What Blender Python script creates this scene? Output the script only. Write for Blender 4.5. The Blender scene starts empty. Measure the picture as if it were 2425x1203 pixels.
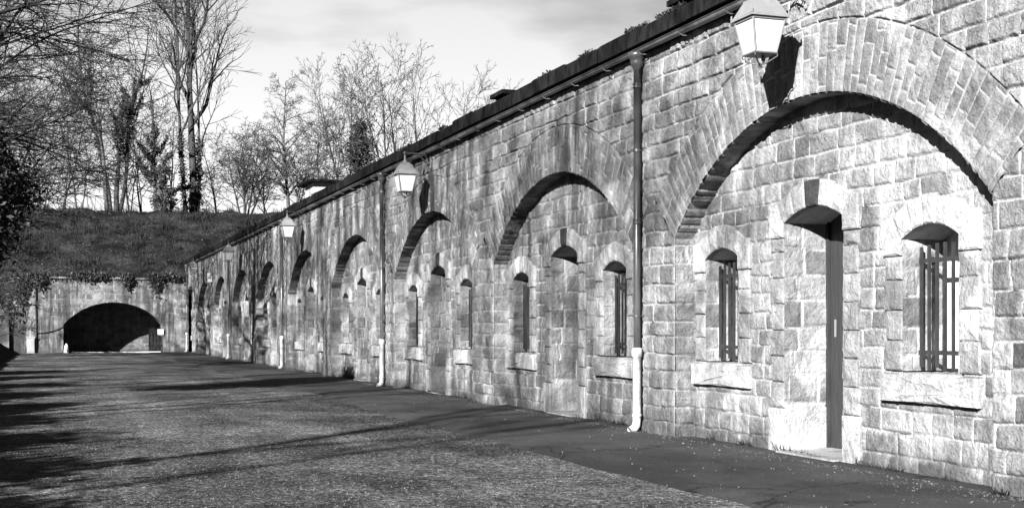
import bpy, math, random
import numpy as np
from mathutils import Vector

R_ = math.radians
scene = bpy.context.scene
COL = scene.collection

# ------------------------------------------------------------------ camera
EYE = 1.3
YAW = 19.33
cam_d = bpy.data.cameras.new('camera')
cam = bpy.data.objects.new('camera', cam_d)
COL.objects.link(cam)
cam.location = (0, 0, EYE)
cam.rotation_euler = (R_(90), 0, R_(-YAW))
cam_d.sensor_width = 36
cam_d.lens = 3100 / 2425 * 36
cam_d.shift_y = 0.0724
cam_d.clip_end = 3000
cam_d.clip_start = 0.05
scene.camera = cam

# ------------------------------------------------------------------ light
SUN_DIR = Vector((1.0, 0.95, -0.57)).normalized()       # the way the light travels
SUN_EL = math.asin(-SUN_DIR.z)
SUN_AZ = math.atan2(-SUN_DIR.x, -SUN_DIR.y)
sun_d = bpy.data.lights.new('sun', 'SUN')
sun_d.energy = 5.0
sun_d.angle = R_(0.5)
sun_d.color = (1, 1, 1)
sun = bpy.data.objects.new('sun', sun_d)
sun.rotation_euler = SUN_DIR.to_track_quat('-Z', 'Y').to_euler()
sun.location = (-20, -20, 30)
COL.objects.link(sun)

world = bpy.data.worlds.new('World')
scene.world = world
world.use_nodes = True
wt = world.node_tree
wt.nodes.clear()


def wn(kind, **kw):
    n = wt.nodes.new(kind)
    for k, v in kw.items():
        setattr(n, k, v)
    return n


w_out = wn('ShaderNodeOutputWorld')
w_bg = wn('ShaderNodeBackground')
w_bg.inputs['Strength'].default_value = 0.06
w_sky = wn('ShaderNodeTexSky', sky_type='NISHITA')
w_sky.sun_disc = False
w_sky.sun_elevation = SUN_EL
w_sky.sun_rotation = SUN_AZ
w_bw = wn('ShaderNodeRGBToBW')                           # a black and white photograph
wt.links.new(w_sky.outputs[0], w_bw.inputs[0])
w_tc = wn('ShaderNodeTexCoord')
w_map = wn('ShaderNodeMapping')
w_map.inputs['Scale'].default_value = (3.0, 3.0, 10.0)
w_map.inputs['Rotation'].default_value = (0.12, -0.12, 0.0)
w_map.inputs['Location'].default_value = (3.1, 0.4, 0.35)
wt.links.new(w_tc.outputs['Generated'], w_map.inputs[0])
w_no = wn('ShaderNodeTexNoise')
w_no.inputs['Scale'].default_value = 1.0
w_no.inputs['Detail'].default_value = 6
w_no.inputs['Roughness'].default_value = 0.5
wt.links.new(w_map.outputs[0], w_no.inputs['Vector'])
w_cr = wn('ShaderNodeValToRGB')
w_cr.color_ramp.elements[0].position = 0.42
w_cr.color_ramp.elements[0].color = (0.22, 0.22, 0.22, 1)
w_cr.color_ramp.elements[1].position = 0.56
w_cr.color_ramp.elements[1].color = (1, 1, 1, 1)
wt.links.new(w_no.outputs[0], w_cr.inputs[0])
w_mix = wn('ShaderNodeMix', data_type='FLOAT')
w_mul = wn('ShaderNodeMath', operation='MULTIPLY')       # clear sky, red-filter dark
w_mul.inputs[1].default_value = 0.5
wt.links.new(w_bw.outputs[0], w_mul.inputs[0])
wt.links.new(w_cr.outputs[0], w_mix.inputs['Factor'])
wt.links.new(w_mul.outputs[0], w_mix.inputs['A'])
# cloud deck brightest low over the trees ahead, thinning upward
w_sep = wn('ShaderNodeSeparateXYZ')
wt.links.new(w_tc.outputs['Generated'], w_sep.inputs[0])
w_mr = wn('ShaderNodeMapRange')
w_mr.inputs['From Min'].default_value = 0.05
w_mr.inputs['From Max'].default_value = 0.6
w_mr.inputs['To Min'].default_value = 6.3
w_mr.inputs['To Max'].default_value = 1.0
wt.links.new(w_sep.outputs['Z'], w_mr.inputs['Value'])
wt.links.new(w_mr.outputs[0], w_mix.inputs['B'])
# cloud bank ahead over the gate; sky behind the camera dimmed to deepen the shade
w_mr2 = wn('ShaderNodeMapRange')
w_mr2.inputs['From Min'].default_value = -0.1
w_mr2.inputs['From Max'].default_value = 0.8
w_mr2.inputs['To Min'].default_value = 0.12
w_mr2.inputs['To Max'].default_value = 1.0
wt.links.new(w_sep.outputs['Y'], w_mr2.inputs['Value'])
w_fin = wn('ShaderNodeMath', operation='MULTIPLY')
wt.links.new(w_mix.outputs[0], w_fin.inputs[0])
wt.links.new(w_mr2.outputs[0], w_fin.inputs[1])
wt.links.new(w_fin.outputs[0], w_bg.inputs['Color'])
wt.links.new(w_bg.outputs[0], w_out.inputs[0])

vs = scene.view_settings
vs.view_transform = 'Standard'
vs.look = 'None'
vs.exposure = 1.66
vs.gamma = 1
vs.use_curve_mapping = False
scene.cycles.max_bounces = 5
scene.cycles.diffuse_bounces = 1

# ------------------------------------------------------------------ helpers
def tag(o, label=None, cat=None, group=None, kind=None):
    if label:
        o['label'] = label
    if cat:
        o['category'] = cat
    if group:
        o['group'] = group
    if kind:
        o['kind'] = kind
    return o


def empty(name, loc, **kw):
    o = bpy.data.objects.new(name, None)
    o.location = loc
    COL.objects.link(o)
    o.empty_display_size = 0.3
    return tag(o, **kw)


class MB:
    """collects quads, triangles and polygons, with a tone and a stone mask per vertex"""
    def __init__(s):
        s.v = []; s.f = []; s.t = []; s.m = []; s.n = 0

    def add(s, verts, faces, tone=0.5, mort=1.0):
        verts = np.asarray(verts, float).reshape(-1, 3)
        k = len(verts)
        s.v.append(verts)
        s.t.append(np.broadcast_to(np.asarray(tone, float).ravel() if np.ndim(tone) else tone, (k,)))
        s.m.append(np.broadcast_to(np.asarray(mort, float).ravel() if np.ndim(mort) else mort, (k,)))
        if isinstance(faces, np.ndarray):
            s.f.append(faces + s.n)
        else:
            by = {}
            for f in faces:
                by.setdefault(len(f), []).append(f)
            for q in by.values():
                s.f.append(np.array(q, int) + s.n)
        s.n += k

    def box(s, x0, x1, y0, y1, z0, z1, tone=0.5):
        v = [(x, y, z) for x in (x0, x1) for y in (y0, y1) for z in (z0, z1)]
        s.add(v, [(0, 1, 3, 2), (4, 6, 7, 5), (0, 4, 5, 1), (2, 3, 7, 6), (0, 2, 6, 4), (1, 5, 7, 3)], tone)

    def tube(s, pts, r, n=8, cap=True, tone=0.5):
        pts = np.asarray(pts, float)
        k = len(pts)
        rr = np.broadcast_to(np.asarray(r, float), (k,))
        d = np.gradient(pts, axis=0)
        d /= np.linalg.norm(d, axis=1)[:, None] + 1e-9
        ref = np.array([0.31, 0.95, 0.05]) if abs(d[0, 2]) > 0.7 else np.array([0.02, 0.03, 1.0])
        vs_ = []
        for i in range(k):
            a = np.cross(d[i], ref); a /= np.linalg.norm(a) + 1e-9
            b = np.cross(d[i], a)
            an = np.arange(n) * 2 * math.pi / n
            vs_.append(pts[i] + rr[i] * (np.cos(an)[:, None] * a + np.sin(an)[:, None] * b))
        f = []
        for i in range(k - 1):
            for j in range(n):
                f.append((i * n + j, i * n + (j + 1) % n, (i + 1) * n + (j + 1) % n, (i + 1) * n + j))
        if cap:
            f.append(tuple(range(n))); f.append(tuple(range((k - 1) * n, k * n))[::-1])
        s.add(np.concatenate(vs_), f, tone)

    def lathe(s, c, prof, n=16, tone=0.5):
        c = np.array(c, float)
        an = np.arange(n) * 2 * math.pi / n
        v = []
        for r, z in prof:
            v.append(np.c_[c[0] + r * np.cos(an), c[1] + r * np.sin(an), np.full(n, c[2] + z)])
        f = []
        for i in range(len(prof) - 1):
            for j in range(n):
                f.append((i * n + j, i * n + (j + 1) % n, (i + 1) * n + (j + 1) % n, (i + 1) * n + j))
        s.add(np.concatenate(v), f, tone)

    def build(s, name, mat, parent=None, smooth=False, world_parent=None):
        me = bpy.data.meshes.new(name)
        V = np.concatenate(s.v)
        tot = np.concatenate([np.full(len(f), f.shape[1]) for f in s.f])
        idx = np.concatenate([f.ravel() for f in s.f])
        me.vertices.add(len(V)); me.vertices.foreach_set('co', V.ravel().astype(np.float32))
        me.loops.add(len(idx)); me.loops.foreach_set('vertex_index', idx.astype(np.int32))
        me.polygons.add(len(tot))
        st = np.concatenate([[0], np.cumsum(tot)[:-1]])
        me.polygons.foreach_set('loop_start', st.astype(np.int32))
        me.polygons.foreach_set('loop_total', tot.astype(np.int32))
        me.polygons.foreach_set('use_smooth', np.full(len(tot), smooth))
        for nm, dat in (('tone', s.t), ('mort', s.m)):
            a = me.attributes.new(nm, 'FLOAT', 'POINT')
            a.data.foreach_set('value', np.concatenate(dat).astype(np.float32))
        me.update(calc_edges=True)
        me.validate()
        me.materials.append(mat)
        o = bpy.data.objects.new(name, me)
        COL.objects.link(o)
        if parent is not None:
            o.parent = parent
            p, loc = parent, Vector((0, 0, 0))
            while p is not None:
                loc += p.location
                p = p.parent
            o.location = -loc
        return o


# value noise on arrays
def _h(i, j, sd):
    n = (i.astype(np.int64) * 374761393 + j.astype(np.int64) * 668265263 + sd * 974634777) & 0xFFFFFFFF
    n = ((n ^ (n >> 13)) * 1274126177) & 0xFFFFFFFF
    n = n ^ (n >> 16)
    return (n & 0xFFFF) / 65535.0


def vnoise(x, y, sd=1):
    i = np.floor(x); j = np.floor(y)
    fx = x - i; fy = y - j
    fx = fx * fx * (3 - 2 * fx); fy = fy * fy * (3 - 2 * fy)
    a = _h(i, j, sd); b = _h(i + 1, j, sd); c = _h(i, j + 1, sd); d = _h(i + 1, j + 1, sd)
    return (a * (1 - fx) + b * fx) * (1 - fy) + (c * (1 - fx) + d * fx) * fy


def fbm(x, y, sd=1, o=3):
    t = 0; amp = 0.5
    for k in range(o):
        t = t + amp * vnoise(x * 2 ** k, y * 2 ** k, sd + k * 17)
        amp *= 0.5
    return t


def sstep(a, b, x):
    t = np.clip((x - a) / (b - a), 0, 1)
    return t * t * (3 - 2 * t)


class Pattern:
    """coursed masonry: u runs along a course, v across the courses"""
    def __init__(s, sd, v0, v1, h, l, u0=-10, u1=90):
        r = np.random.RandomState(sd)
        s.sd = sd
        b = [v0]
        while b[-1] < v1:
            b.append(b[-1] + r.uniform(*h))
        s.b = np.array(b)
        s.j = []
        for _ in range(len(b)):
            n = int((u1 - u0) / l[0]) + 4
            s.j.append(u0 - r.uniform(0, l[1]) + np.cumsum(r.uniform(l[0], l[1], n)))
        s.hang = True

    def ev(s, u, v):
        uw = u + 0.03 * (vnoise(u * 5, v * 5, s.sd) - 0.5)
        vw = v + 0.025 * (vnoise(u * 3.1, v * 6, s.sd + 5) - 0.5)
        k = np.clip(np.searchsorted(s.b, vw) - 1, 0, len(s.b) - 2)
        d = np.minimum(vw - s.b[k], s.b[k + 1] - vw)
        jj = np.zeros_like(k); du = np.zeros_like(d)
        for c in np.unique(k):
            m = k == c
            J = s.j[c]
            i = np.clip(np.searchsorted(J, uw[m]) - 1, 0, len(J) - 2)
            jj[m] = i
            du[m] = np.minimum(uw[m] - J[i], J[i + 1] - uw[m])
        tone = 0.06 + 0.94 * _h(k, jj, s.sd + 3)
        return d, du, tone, k, jj, (vw - s.b[k]) / (s.b[k + 1] - s.b[k])

    def height(s, u, v, dextra=None, amp=1.0, joint=0.008):
        d, du, tone, k, jj, fr = s.ev(u, v)
        dd = np.minimum(d, du)
        if dextra is not None:
            dd = np.minimum(dd, dextra)
        mask = sstep(joint * 0.6, joint * 1.5, dd)
        edge = sstep(joint * 0.5, 0.026, dd)
        rock = fbm(u * 9 + tone * 31, v * 9 + tone * 17, s.sd, 3) - 0.44
        chip = np.abs(vnoise(u * 16, v * 22, s.sd + 9) - 0.5)
        rough = 0.5 + 0.8 * _h(k, jj, s.sd + 21)
        tilt = (0.55 - fr) * 0.016 * _h(k, jj, s.sd + 13)          # many faces hang out at their lower edge
        h = edge * (0.012 + 0.016 * _h(k, jj, s.sd + 8) + (tilt if s.hang else 0)) + mask * edge * rough * (0.042 * rock + 0.014 * chip)
        # bed joints darkened by dirt and a painted shadow line; upright joints keep pale mortar
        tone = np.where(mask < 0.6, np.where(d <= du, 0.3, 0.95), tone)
        return h * amp, tone, mask


def sheet(mb, cols, low, high, dz, fmap, normal, pat, uv=None, dextra=None, amp=1.0, toneadd=0.0, hole=None, tonemul=1.0, joint=0.008):
    """a masonry sheet whose columns run from low(u) to high(u); displaced along its normal"""
    cols = np.asarray(cols, float)
    lo = np.broadcast_to(np.asarray(low, float), cols.shape); hi = np.broadcast_to(np.asarray(high, float), cols.shape)
    if np.ndim(dz):
        vv = np.asarray(dz, float)
        U, V = np.meshgrid(cols, vv, indexing='ij')
    else:
        nz = max(2, int(round((hi - lo).max() / dz)) + 1)
        t = np.linspace(0, 1, nz)
        U = np.repeat(cols[:, None], nz, 1)
        V = lo[:, None] + (hi - lo)[:, None] * t[None, :]
    a, b = (U, V) if uv is None else uv(U, V)
    h, tone, mask = pat.height(a, b, None if dextra is None else dextra(U, V), amp, joint)
    P = np.stack(fmap(U, V), -1)
    N = normal(U, V) if callable(normal) else np.broadcast_to(np.asarray(normal, float), P.shape)
    P = P + N * h[..., None]
    n, m = U.shape
    I = np.arange(n * m).reshape(n, m)
    q = np.stack([I[:-1, :-1], I[1:, :-1], I[1:, 1:], I[:-1, 1:]], -1)
    if hole is not None:
        cu = (U[:-1, :-1] + U[1:, 1:]) / 2; cv = (V[:-1, :-1] + V[1:, 1:]) / 2
        q = q[~hole(cu, cv)]
    mb.add(P.reshape(-1, 3), q.reshape(-1, 4), (tone * tonemul + toneadd).ravel(), mask.ravel())


# ------------------------------------------------------------------ materials
class NT:
    def __init__(s, name, rough=0.9, spec=0.2):
        s.mat = bpy.data.materials.new(name)
        s.mat.use_nodes = True
        s.t = s.mat.node_tree
        s.b = s.t.nodes['Principled BSDF']
        s.b.inputs['Roughness'].default_value = rough
        s.b.inputs['Specular IOR Level'].default_value = spec

    def n(s, kind, **kw):
        x = s.t.nodes.new(kind)
        for k, v in kw.items():
            setattr(x, k, v)
        return x

    def l(s, a, b):
        s.t.links.new(a, b)

    def pos(s, scale=(1, 1, 1)):
        g = s.n('ShaderNodeNewGeometry')
        m = s.n('ShaderNodeMapping')
        m.inputs['Scale'].default_value = scale
        s.l(g.outputs['Position'], m.inputs[0])
        return m.outputs[0]

    def noise(s, scale, detail=4, rough=0.55, vec=None, dist=0.0):
        x = s.n('ShaderNodeTexNoise')
        x.inputs['Scale'].default_value = scale
        x.inputs['Detail'].default_value = detail
        x.inputs['Roughness'].default_value = rough
        x.inputs['Distortion'].default_value = dist
        s.l(vec if vec is not None else s.pos(), x.inputs['Vector'])
        return x.outputs[0]

    def ramp(s, fac, *stops):
        x = s.n('ShaderNodeValToRGB')
        el = x.color_ramp.elements
        while len(el) < len(stops):
            el.new(0.5)
        for e, (p, c) in zip(el, stops):
            e.position = p
            e.color = (c, c, c, 1)
        s.l(fac, x.inputs[0])
        return x.outputs[0]

    def mix(s, fac, a, b, blend='MIX'):
        x = s.n('ShaderNodeMix', data_type='RGBA', blend_type=blend)
        for sock, v in ((x.inputs['Factor'], fac), (x.inputs['A'], a), (x.inputs['B'], b)):
            if isinstance(v, (int, float)):
                sock.default_value = v if sock.type == 'VALUE' else (v, v, v, 1)
            else:
                s.l(v, sock)
        return x.outputs['Result']

    def math(s, op, a, b=0.0):
        x = s.n('ShaderNodeMath', operation=op)
        for sock, v in ((x.inputs[0], a), (x.inputs[1], b)):
            if isinstance(v, (int, float)):
                sock.default_value = v
            else:
                s.l(v, sock)
        return x.outputs[0]

    def attr(s, nm):
        x = s.n('ShaderNodeAttribute')
        x.attribute_name = nm
        return x.outputs['Fac']

    def bump(s, h, strength=0.5, dist=0.02):
        x = s.n('ShaderNodeBump')
        x.inputs['Strength'].default_value = strength
        x.inputs['Distance'].default_value = dist
        s.l(h, x.inputs['Height'])
        s.l(x.outputs[0], s.b.inputs['Normal'])

    def color(s, c):
        if isinstance(c, (int, float)):
            s.b.inputs['Base Color'].default_value = (c, c, c, 1)
        else:
            s.l(c, s.b.inputs['Base Color'])


def mat_stone(name, dark=0.215, light=0.385, mortar=0.50, streak=0.8, bloom=0.5, grain=0.6, moss=0.75):
    m = NT(name, 0.92, 0.15)
    col = m.ramp(m.attr('tone'), (0.0, 0.06), (0.03, dark), (0.5, dark * 0.45 + light * 0.55), (0.9, light), (1.0, light * 1.15))
    mott = m.noise(7, 5, 0.65)
    col = m.mix(0.75, col, m.ramp(mott, (0.25, 0.35), (0.7, 1.0)), 'MULTIPLY')
    pat = m.noise(1.9, 5, 0.65, dist=0.5)
    col = m.mix(0.65, col, m.ramp(pat, (0.34, 0.50), (0.60, 1.10)), 'MULTIPLY')
    fine = m.noise(48, 4, 0.7)
    col = m.mix(grain, col, m.ramp(fine, (0.32, 0.30), (0.58, 1.08)), 'MULTIPLY')
    pit = m.ramp(m.noise(31, 6, 0.75, m.pos((1, 1, 1.8))), (0.36, 0.25), (0.44, 1.0))
    col = m.mix(grain * 0.9, col, pit, 'MULTIPLY')
    # lime bloom, pale blotches
    bl = m.ramp(m.noise(1.3, 5, 0.62, dist=0.6), (0.50, 0.0), (0.68, 1.0))
    bl = m.math('MULTIPLY', bl, m.ramp(m.attr('tone'), (0.0, 0.0), (0.06, 1.0)))
    col = m.mix(m.math('MULTIPLY', bl, bloom), col, 0.62)
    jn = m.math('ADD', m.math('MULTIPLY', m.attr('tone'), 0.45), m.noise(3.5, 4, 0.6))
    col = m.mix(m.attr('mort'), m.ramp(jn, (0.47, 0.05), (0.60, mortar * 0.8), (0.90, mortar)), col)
    # dark weather streaks that run down the face
    st = m.ramp(m.noise(1.0, 5, 0.6, m.pos((2.3, 2.3, 0.22)), 0.3), (0.42, 0.0), (0.58, 1.0))
    st2 = m.ramp(m.noise(1.0, 4, 0.6, m.pos((6.0, 6.0, 0.35)), 0.2), (0.48, 0.0), (0.64, 0.9))
    st = m.math('MAXIMUM', st, st2)
    br = m.ramp(m.noise(0.55, 3, 0.5, m.pos((1, 1, 0.5))), (0.37, 0.15), (0.54, 1.0))
    gy = m.n('ShaderNodeNewGeometry')
    sy = m.n('ShaderNodeSeparateXYZ')
    m.l(gy.outputs['Position'], sy.inputs[0])
    my = m.n('ShaderNodeMapRange')                       # streaks are fainter on the nearest bay
    my.inputs['From Min'].default_value = 11.0
    my.inputs['From Max'].default_value = 16.5
    my.inputs['To Min'].default_value = 0.30
    my.inputs['To Max'].default_value = 1.0
    m.l(sy.outputs['Y'], my.inputs['Value'])
    sm = m.math('MULTIPLY', m.math('MULTIPLY', m.math('MULTIPLY', st, br), streak), my.outputs[0])
    col = m.mix(sm, col, 0.032)
    # moss and splashed dirt in ragged tongues at the foot of the wall
    ft = m.n('ShaderNodeMapRange')
    ft.inputs['From Min'].default_value = 0.55
    ft.inputs['From Max'].default_value = 0.0
    m.l(sy.outputs['Z'], ft.inputs['Value'])
    mo = m.ramp(m.math('ADD', m.math('MULTIPLY', ft.outputs[0], 0.42), m.math('MULTIPLY', m.noise(3.2, 5, 0.65, m.pos((1, 1, 0.7))), 0.75)), (0.56, 0.0), (0.74, moss))
    col = m.mix(mo, col, 0.05)
    m.color(col)
    hb = m.math('ADD', m.math('MULTIPLY', fine, 0.5), m.noise(22, 4, 0.6))
    m.bump(hb, 1.0, 0.055 * grain)
    return m.mat


M = {}
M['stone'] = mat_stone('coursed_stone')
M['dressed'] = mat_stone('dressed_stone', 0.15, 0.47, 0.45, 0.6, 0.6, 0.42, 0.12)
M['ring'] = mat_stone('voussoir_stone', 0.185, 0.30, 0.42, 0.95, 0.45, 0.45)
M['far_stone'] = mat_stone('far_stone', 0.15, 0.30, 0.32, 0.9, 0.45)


def mat_simple(name, c, rough=0.6, spec=0.4, var=0.4, scale=9, metal=0.0, bump=0.0, stretch=(1, 1, 1)):
    m = NT(name, rough, spec)
    n = m.noise(scale, 5, 0.6, m.pos(stretch))
    m.color(m.ramp(n, (0.3, c * (1 - var)), (0.7, c * (1 + var * 0.6))))
    m.b.inputs['Metallic'].default_value = metal
    if bump:
        m.bump(n, bump, 0.02)
    return m.mat


M['iron'] = mat_simple('wrought_iron', 0.03, 0.55, 0.4)
M['door'] = mat_simple('door_paint', 0.032, 0.6, 0.3, 0.4, 6, stretch=(1, 8, 0.6))
M['shutter'] = mat_simple('shutter_paint', 0.62, 0.6, 0.3, 0.25, 5, stretch=(1, 6, 0.5))
M['coping'] = mat_simple('tarred_coping', 0.014, 0.9, 0.1, 0.95, 9, bump=1.0, stretch=(1, 1, 0.4))
M['zinc'] = mat_simple('zinc_pipe', 0.11, 0.36, 0.5, 0.4, 7, 0.45, stretch=(1, 1, 0.4))
M['gutter'] = mat_simple('zinc_gutter', 0.16, 0.5, 0.5, 0.5, 4, 0.3)
M['pipe_base'] = mat_simple('cast_pipe_foot', 0.55, 0.5, 0.4, 0.6, 7)
M['lamp_metal'] = mat_simple('lantern_metal', 0.20, 0.5, 0.4, 0.15, 12)
M['lamp_dark'] = mat_simple('lantern_bracket', 0.06, 0.5, 0.4)
M['opal'] = mat_simple('opal_pane', 0.62, 0.25, 0.5, 0.04, 3)
M['white'] = mat_simple('white_paint', 0.75, 0.6, 0.3, 0.1)
M['render'] = mat_simple('grey_render', 0.30, 0.9, 0.1, 0.3, 3)
M['bark'] = mat_simple('bark', 0.055, 0.95, 0.1, 0.6, 6, bump=0.8, stretch=(2, 2, 0.5))
M['bark_pale'] = mat_simple('pale_bark', 0.10, 0.95, 0.1, 0.6, 5, bump=0.6, stretch=(2, 2, 0.5))
M['twig'] = mat_simple('twig_bark', 0.06, 0.95, 0.1, 0.5, 2)
M['twig_pale'] = mat_simple('pale_twig_bark', 0.09, 0.95, 0.1, 0.5, 2)
M['leaf'] = mat_simple('evergreen_leaf', 0.035, 0.6, 0.3, 0.7, 3)
M['ivy'] = mat_simple('ivy_leaf', 0.045, 0.55, 0.3, 0.7, 3)
M['dry'] = mat_simple('dry_leaf', 0.12, 0.8, 0.2, 0.7, 3)
M['grass'] = mat_simple('winter_grass', 0.026, 0.9, 0.1, 0.95, 0.9)
M['litter'] = mat_simple('leaf_litter', 0.11, 0.8, 0.2, 0.8, 11)

m = NT('yard_surface', 0.95, 0.12)
big = m.noise(0.35, 5, 0.6, dist=0.4)
med = m.noise(3.0, 5, 0.65)
peb = m.noise(26, 4, 0.7)
c = m.ramp(big, (0.38, 0.066), (0.60, 0.200))
c = m.mix(0.8, c, m.ramp(med, (0.3, 0.45), (0.68, 1.25)), 'MULTIPLY')
c = m.mix(0.9, c, m.ramp(peb, (0.36, 0.2), (0.50, 0.8), (0.64, 2.4)), 'MULTIPLY')
spk = m.ramp(m.noise(60, 2, 0.5), (0.70, 0.0), (0.76, 1.0))
c = m.mix(m.math('MULTIPLY', spk, 0.5), c, 0.16)
wr = m.ramp(m.noise(1.0, 4, 0.6, m.pos((1.1, 0.13, 1)), 0.5), (0.48, 0.0), (0.64, 1.0))   # paler streaks along the yard
c = m.mix(m.math('MULTIPLY', wr, 0.6), c, m.mix(1.0, c, 1.9, 'MULTIPLY'))
pud = m.ramp(m.noise(0.8, 4, 0.55, m.pos((0.8, 0.5, 1)), 0.6), (0.36, 1.0), (0.45, 0.0))
c = m.mix(m.math('MULTIPLY', pud, 0.6), c, m.mix(1.0, c, 0.4, 'MULTIPLY'))
cob = m.noise(11, 4, 0.7)
c = m.mix(0.8, c, m.ramp(cob, (0.36, 0.25), (0.62, 1.6)), 'MULTIPLY')
m.color(c)
m.bump(m.math('ADD', m.math('ADD', peb, m.math('MULTIPLY', cob, 1.6)), m.math('MULTIPLY', med, 1.2)), 1.0, 0.14)
M['yard'] = m.mat

m = NT('pavement_asphalt', 0.9, 0.2)
med = m.noise(1.4, 5, 0.6)
fin = m.noise(70, 3, 0.6)
c = m.ramp(med, (0.3, 0.028), (0.7, 0.050))
c = m.mix(0.8, c, m.ramp(fin, (0.3, 0.45), (0.7, 1.4)), 'MULTIPLY')
pt = m.noise(0.55, 4, 0.6, m.pos((1, 0.6, 1)), 0.4)
c = m.mix(0.75, c, m.ramp(pt, (0.40, 0.50), (0.47, 1.0), (0.60, 1.45)), 'MULTIPLY')
vo = m.n('ShaderNodeTexVoronoi', feature='DISTANCE_TO_EDGE')
vo.inputs['Scale'].default_value = 0.42
wv = m.n('ShaderNodeVectorMath', operation='ADD')
nz = m.n('ShaderNodeTexNoise'); nz.inputs['Scale'].default_value = 2.5
m.l(m.pos(), nz.inputs['Vector'])
sc_ = m.n('ShaderNodeVectorMath', operation='SCALE'); sc_.inputs['Scale'].default_value = 0.6
m.l(nz.outputs['Color'], sc_.inputs[0])
m.l(m.pos(), wv.inputs[0]); m.l(sc_.outputs[0], wv.inputs[1])
m.l(wv.outputs[0], vo.inputs['Vector'])
c = m.mix(1.0, c, m.ramp(vo.outputs['Distance'], (0.002, 0.25), (0.012, 1.0)), 'MULTIPLY')
gr_ = m.ramp(m.noise(38, 3, 0.6), (0.62, 0.0), (0.70, 1.0))
c = m.mix(m.math('MULTIPLY', gr_, 0.5), c, 0.14)
m.color(c)
m.bump(m.math('ADD', fin, m.math('MULTIPLY', med, 2.0)), 0.8, 0.02)
M['pavement'] = m.mat

m = NT('bank_turf', 0.95, 0.1)
big = m.noise(0.5, 5, 0.65)
med = m.noise(5, 5, 0.7, m.pos((1, 1, 2)))
c = m.ramp(big, (0.38, 0.008), (0.62, 0.055))
c = m.mix(0.9, c, m.ramp(med, (0.3, 0.3), (0.7, 1.5)), 'MULTIPLY')
m.color(c)
m.bump(med, 1.0, 0.3)
M['turf'] = m.mat

# ------------------------------------------------------------------ ground
def plane_grid(name, xs, ys, zf, mat, kind='structure'):
    mb = MB()
    X, Y = np.meshgrid(xs, ys, indexing='ij')
    Z = zf(X, Y)
    n, k = X.shape
    I = np.arange(n * k).reshape(n, k)
    q = np.stack([I[:-1, :-1], I[1:, :-1], I[1:, 1:], I[:-1, 1:]], -1).reshape(-1, 4)
    mb.add(np.stack([X, Y, Z], -1), q)
    o = mb.build(name, mat, smooth=True)
    if kind:
        o['kind'] = kind
    return o


D = 6.938            # the arcade's face
BAY = 6.72
C1 = 11.18           # centre of the nearest bay in view
END = 73.05
REC = 0.25           # depth of the blind arches

xs = np.r_[-1500, -300, -60, -20, np.arange(-8, 9, 0.25), 12, 60, 300, 1500]
ys = np.r_[-1500, -300, -60, -12, np.arange(-4, 84, 0.5), 100, 300, 1500]
plane_grid('ground', xs, ys, lambda X, Y: np.where((np.abs(X) < 8.5) & (Y < 85) & (Y > -5), 0.035 * (fbm(X * 0.6, Y * 0.35, 4) - 0.45) * sstep(7, 5, X), 0.0) - 0.006, M['yard'])

pw = np.linspace(0, 1, 10)
py = np.arange(-6, END, 0.35)
edge = 4.72 + 0.30 * (fbm(py * 0.35, py * 0, 9, 3) - 0.45) + 0.10 * (vnoise(py * 1.7, py * 0, 12) - 0.5)
mb = MB()
PX = edge[None, :] + (D + 0.3 - edge[None, :]) * pw[:, None]
PZ = 0.022 * sstep(0, 0.12, pw)[:, None] * np.ones_like(PX) - 0.012 * (1 - sstep(0, 0.1, pw))[:, None]
PY = np.repeat(py[None, :], 10, 0)
I = np.arange(PX.size).reshape(PX.shape)
q = np.stack([I[:-1, :-1], I[1:, :-1], I[1:, 1:], I[:-1, 1:]], -1).reshape(-1, 4)
mb.add(np.stack([PX, PY, PZ], -1), q)
o = mb.build('pavement', M['pavement'], smooth=True)
o['kind'] = 'structure'

# the grassed rampart above the gate and the earth over the casemates
def ramp_z(X, Y):
    t = np.clip((Y - END - 0.25) / 12.5, 0, 1)
    z = 3.95 + 4.75 * (t ** 0.92)
    z = z + 0.5 * (fbm(X * 0.25, Y * 0.25, 31) - 0.45) * sstep(0, 0.15, t) + 0.75 * (fbm(X * 1.1, Y * 1.1, 37) - 0.45) * sstep(0.02, 0.1, t)
    return z - np.clip((0.5 - X) * 0.05, 0, 3) * t


plane_grid('embankment', np.r_[-60, -40, np.arange(-25, 46, 0.5), 60, 120], np.r_[END + 0.25, np.arange(END + 0.5, END + 16, 0.3), END + 20, END + 30, END + 60], ramp_z, M['turf'])
plane_grid('earth_roof', np.r_[D + 0.45, 9, 14, 30, 60], np.r_[-8, 20, 50, END + 0.3], lambda X, Y: 4.78 + 0 * X, M['turf'])
# rough bank along the left of the yard
def bank_z(X, Y):
    t = np.clip((-1.75 + 0.5 * (fbm(Y * 0.22, Y * 0, 51) - 0.45) - X) / 6.0, 0, 1)
    return 3.0 * t ** 0.8 + 0.35 * (fbm(X * 1.1, Y * 0.8, 53) - 0.45) * sstep(0, 0.2, t) - 0.05
plane_grid('bank', np.r_[-40, -20, -12, np.arange(-9, -1.2, 0.35)], np.r_[-30, -15, np.arange(-8, 71.5, 0.5)], bank_z, M['turf'])

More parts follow.
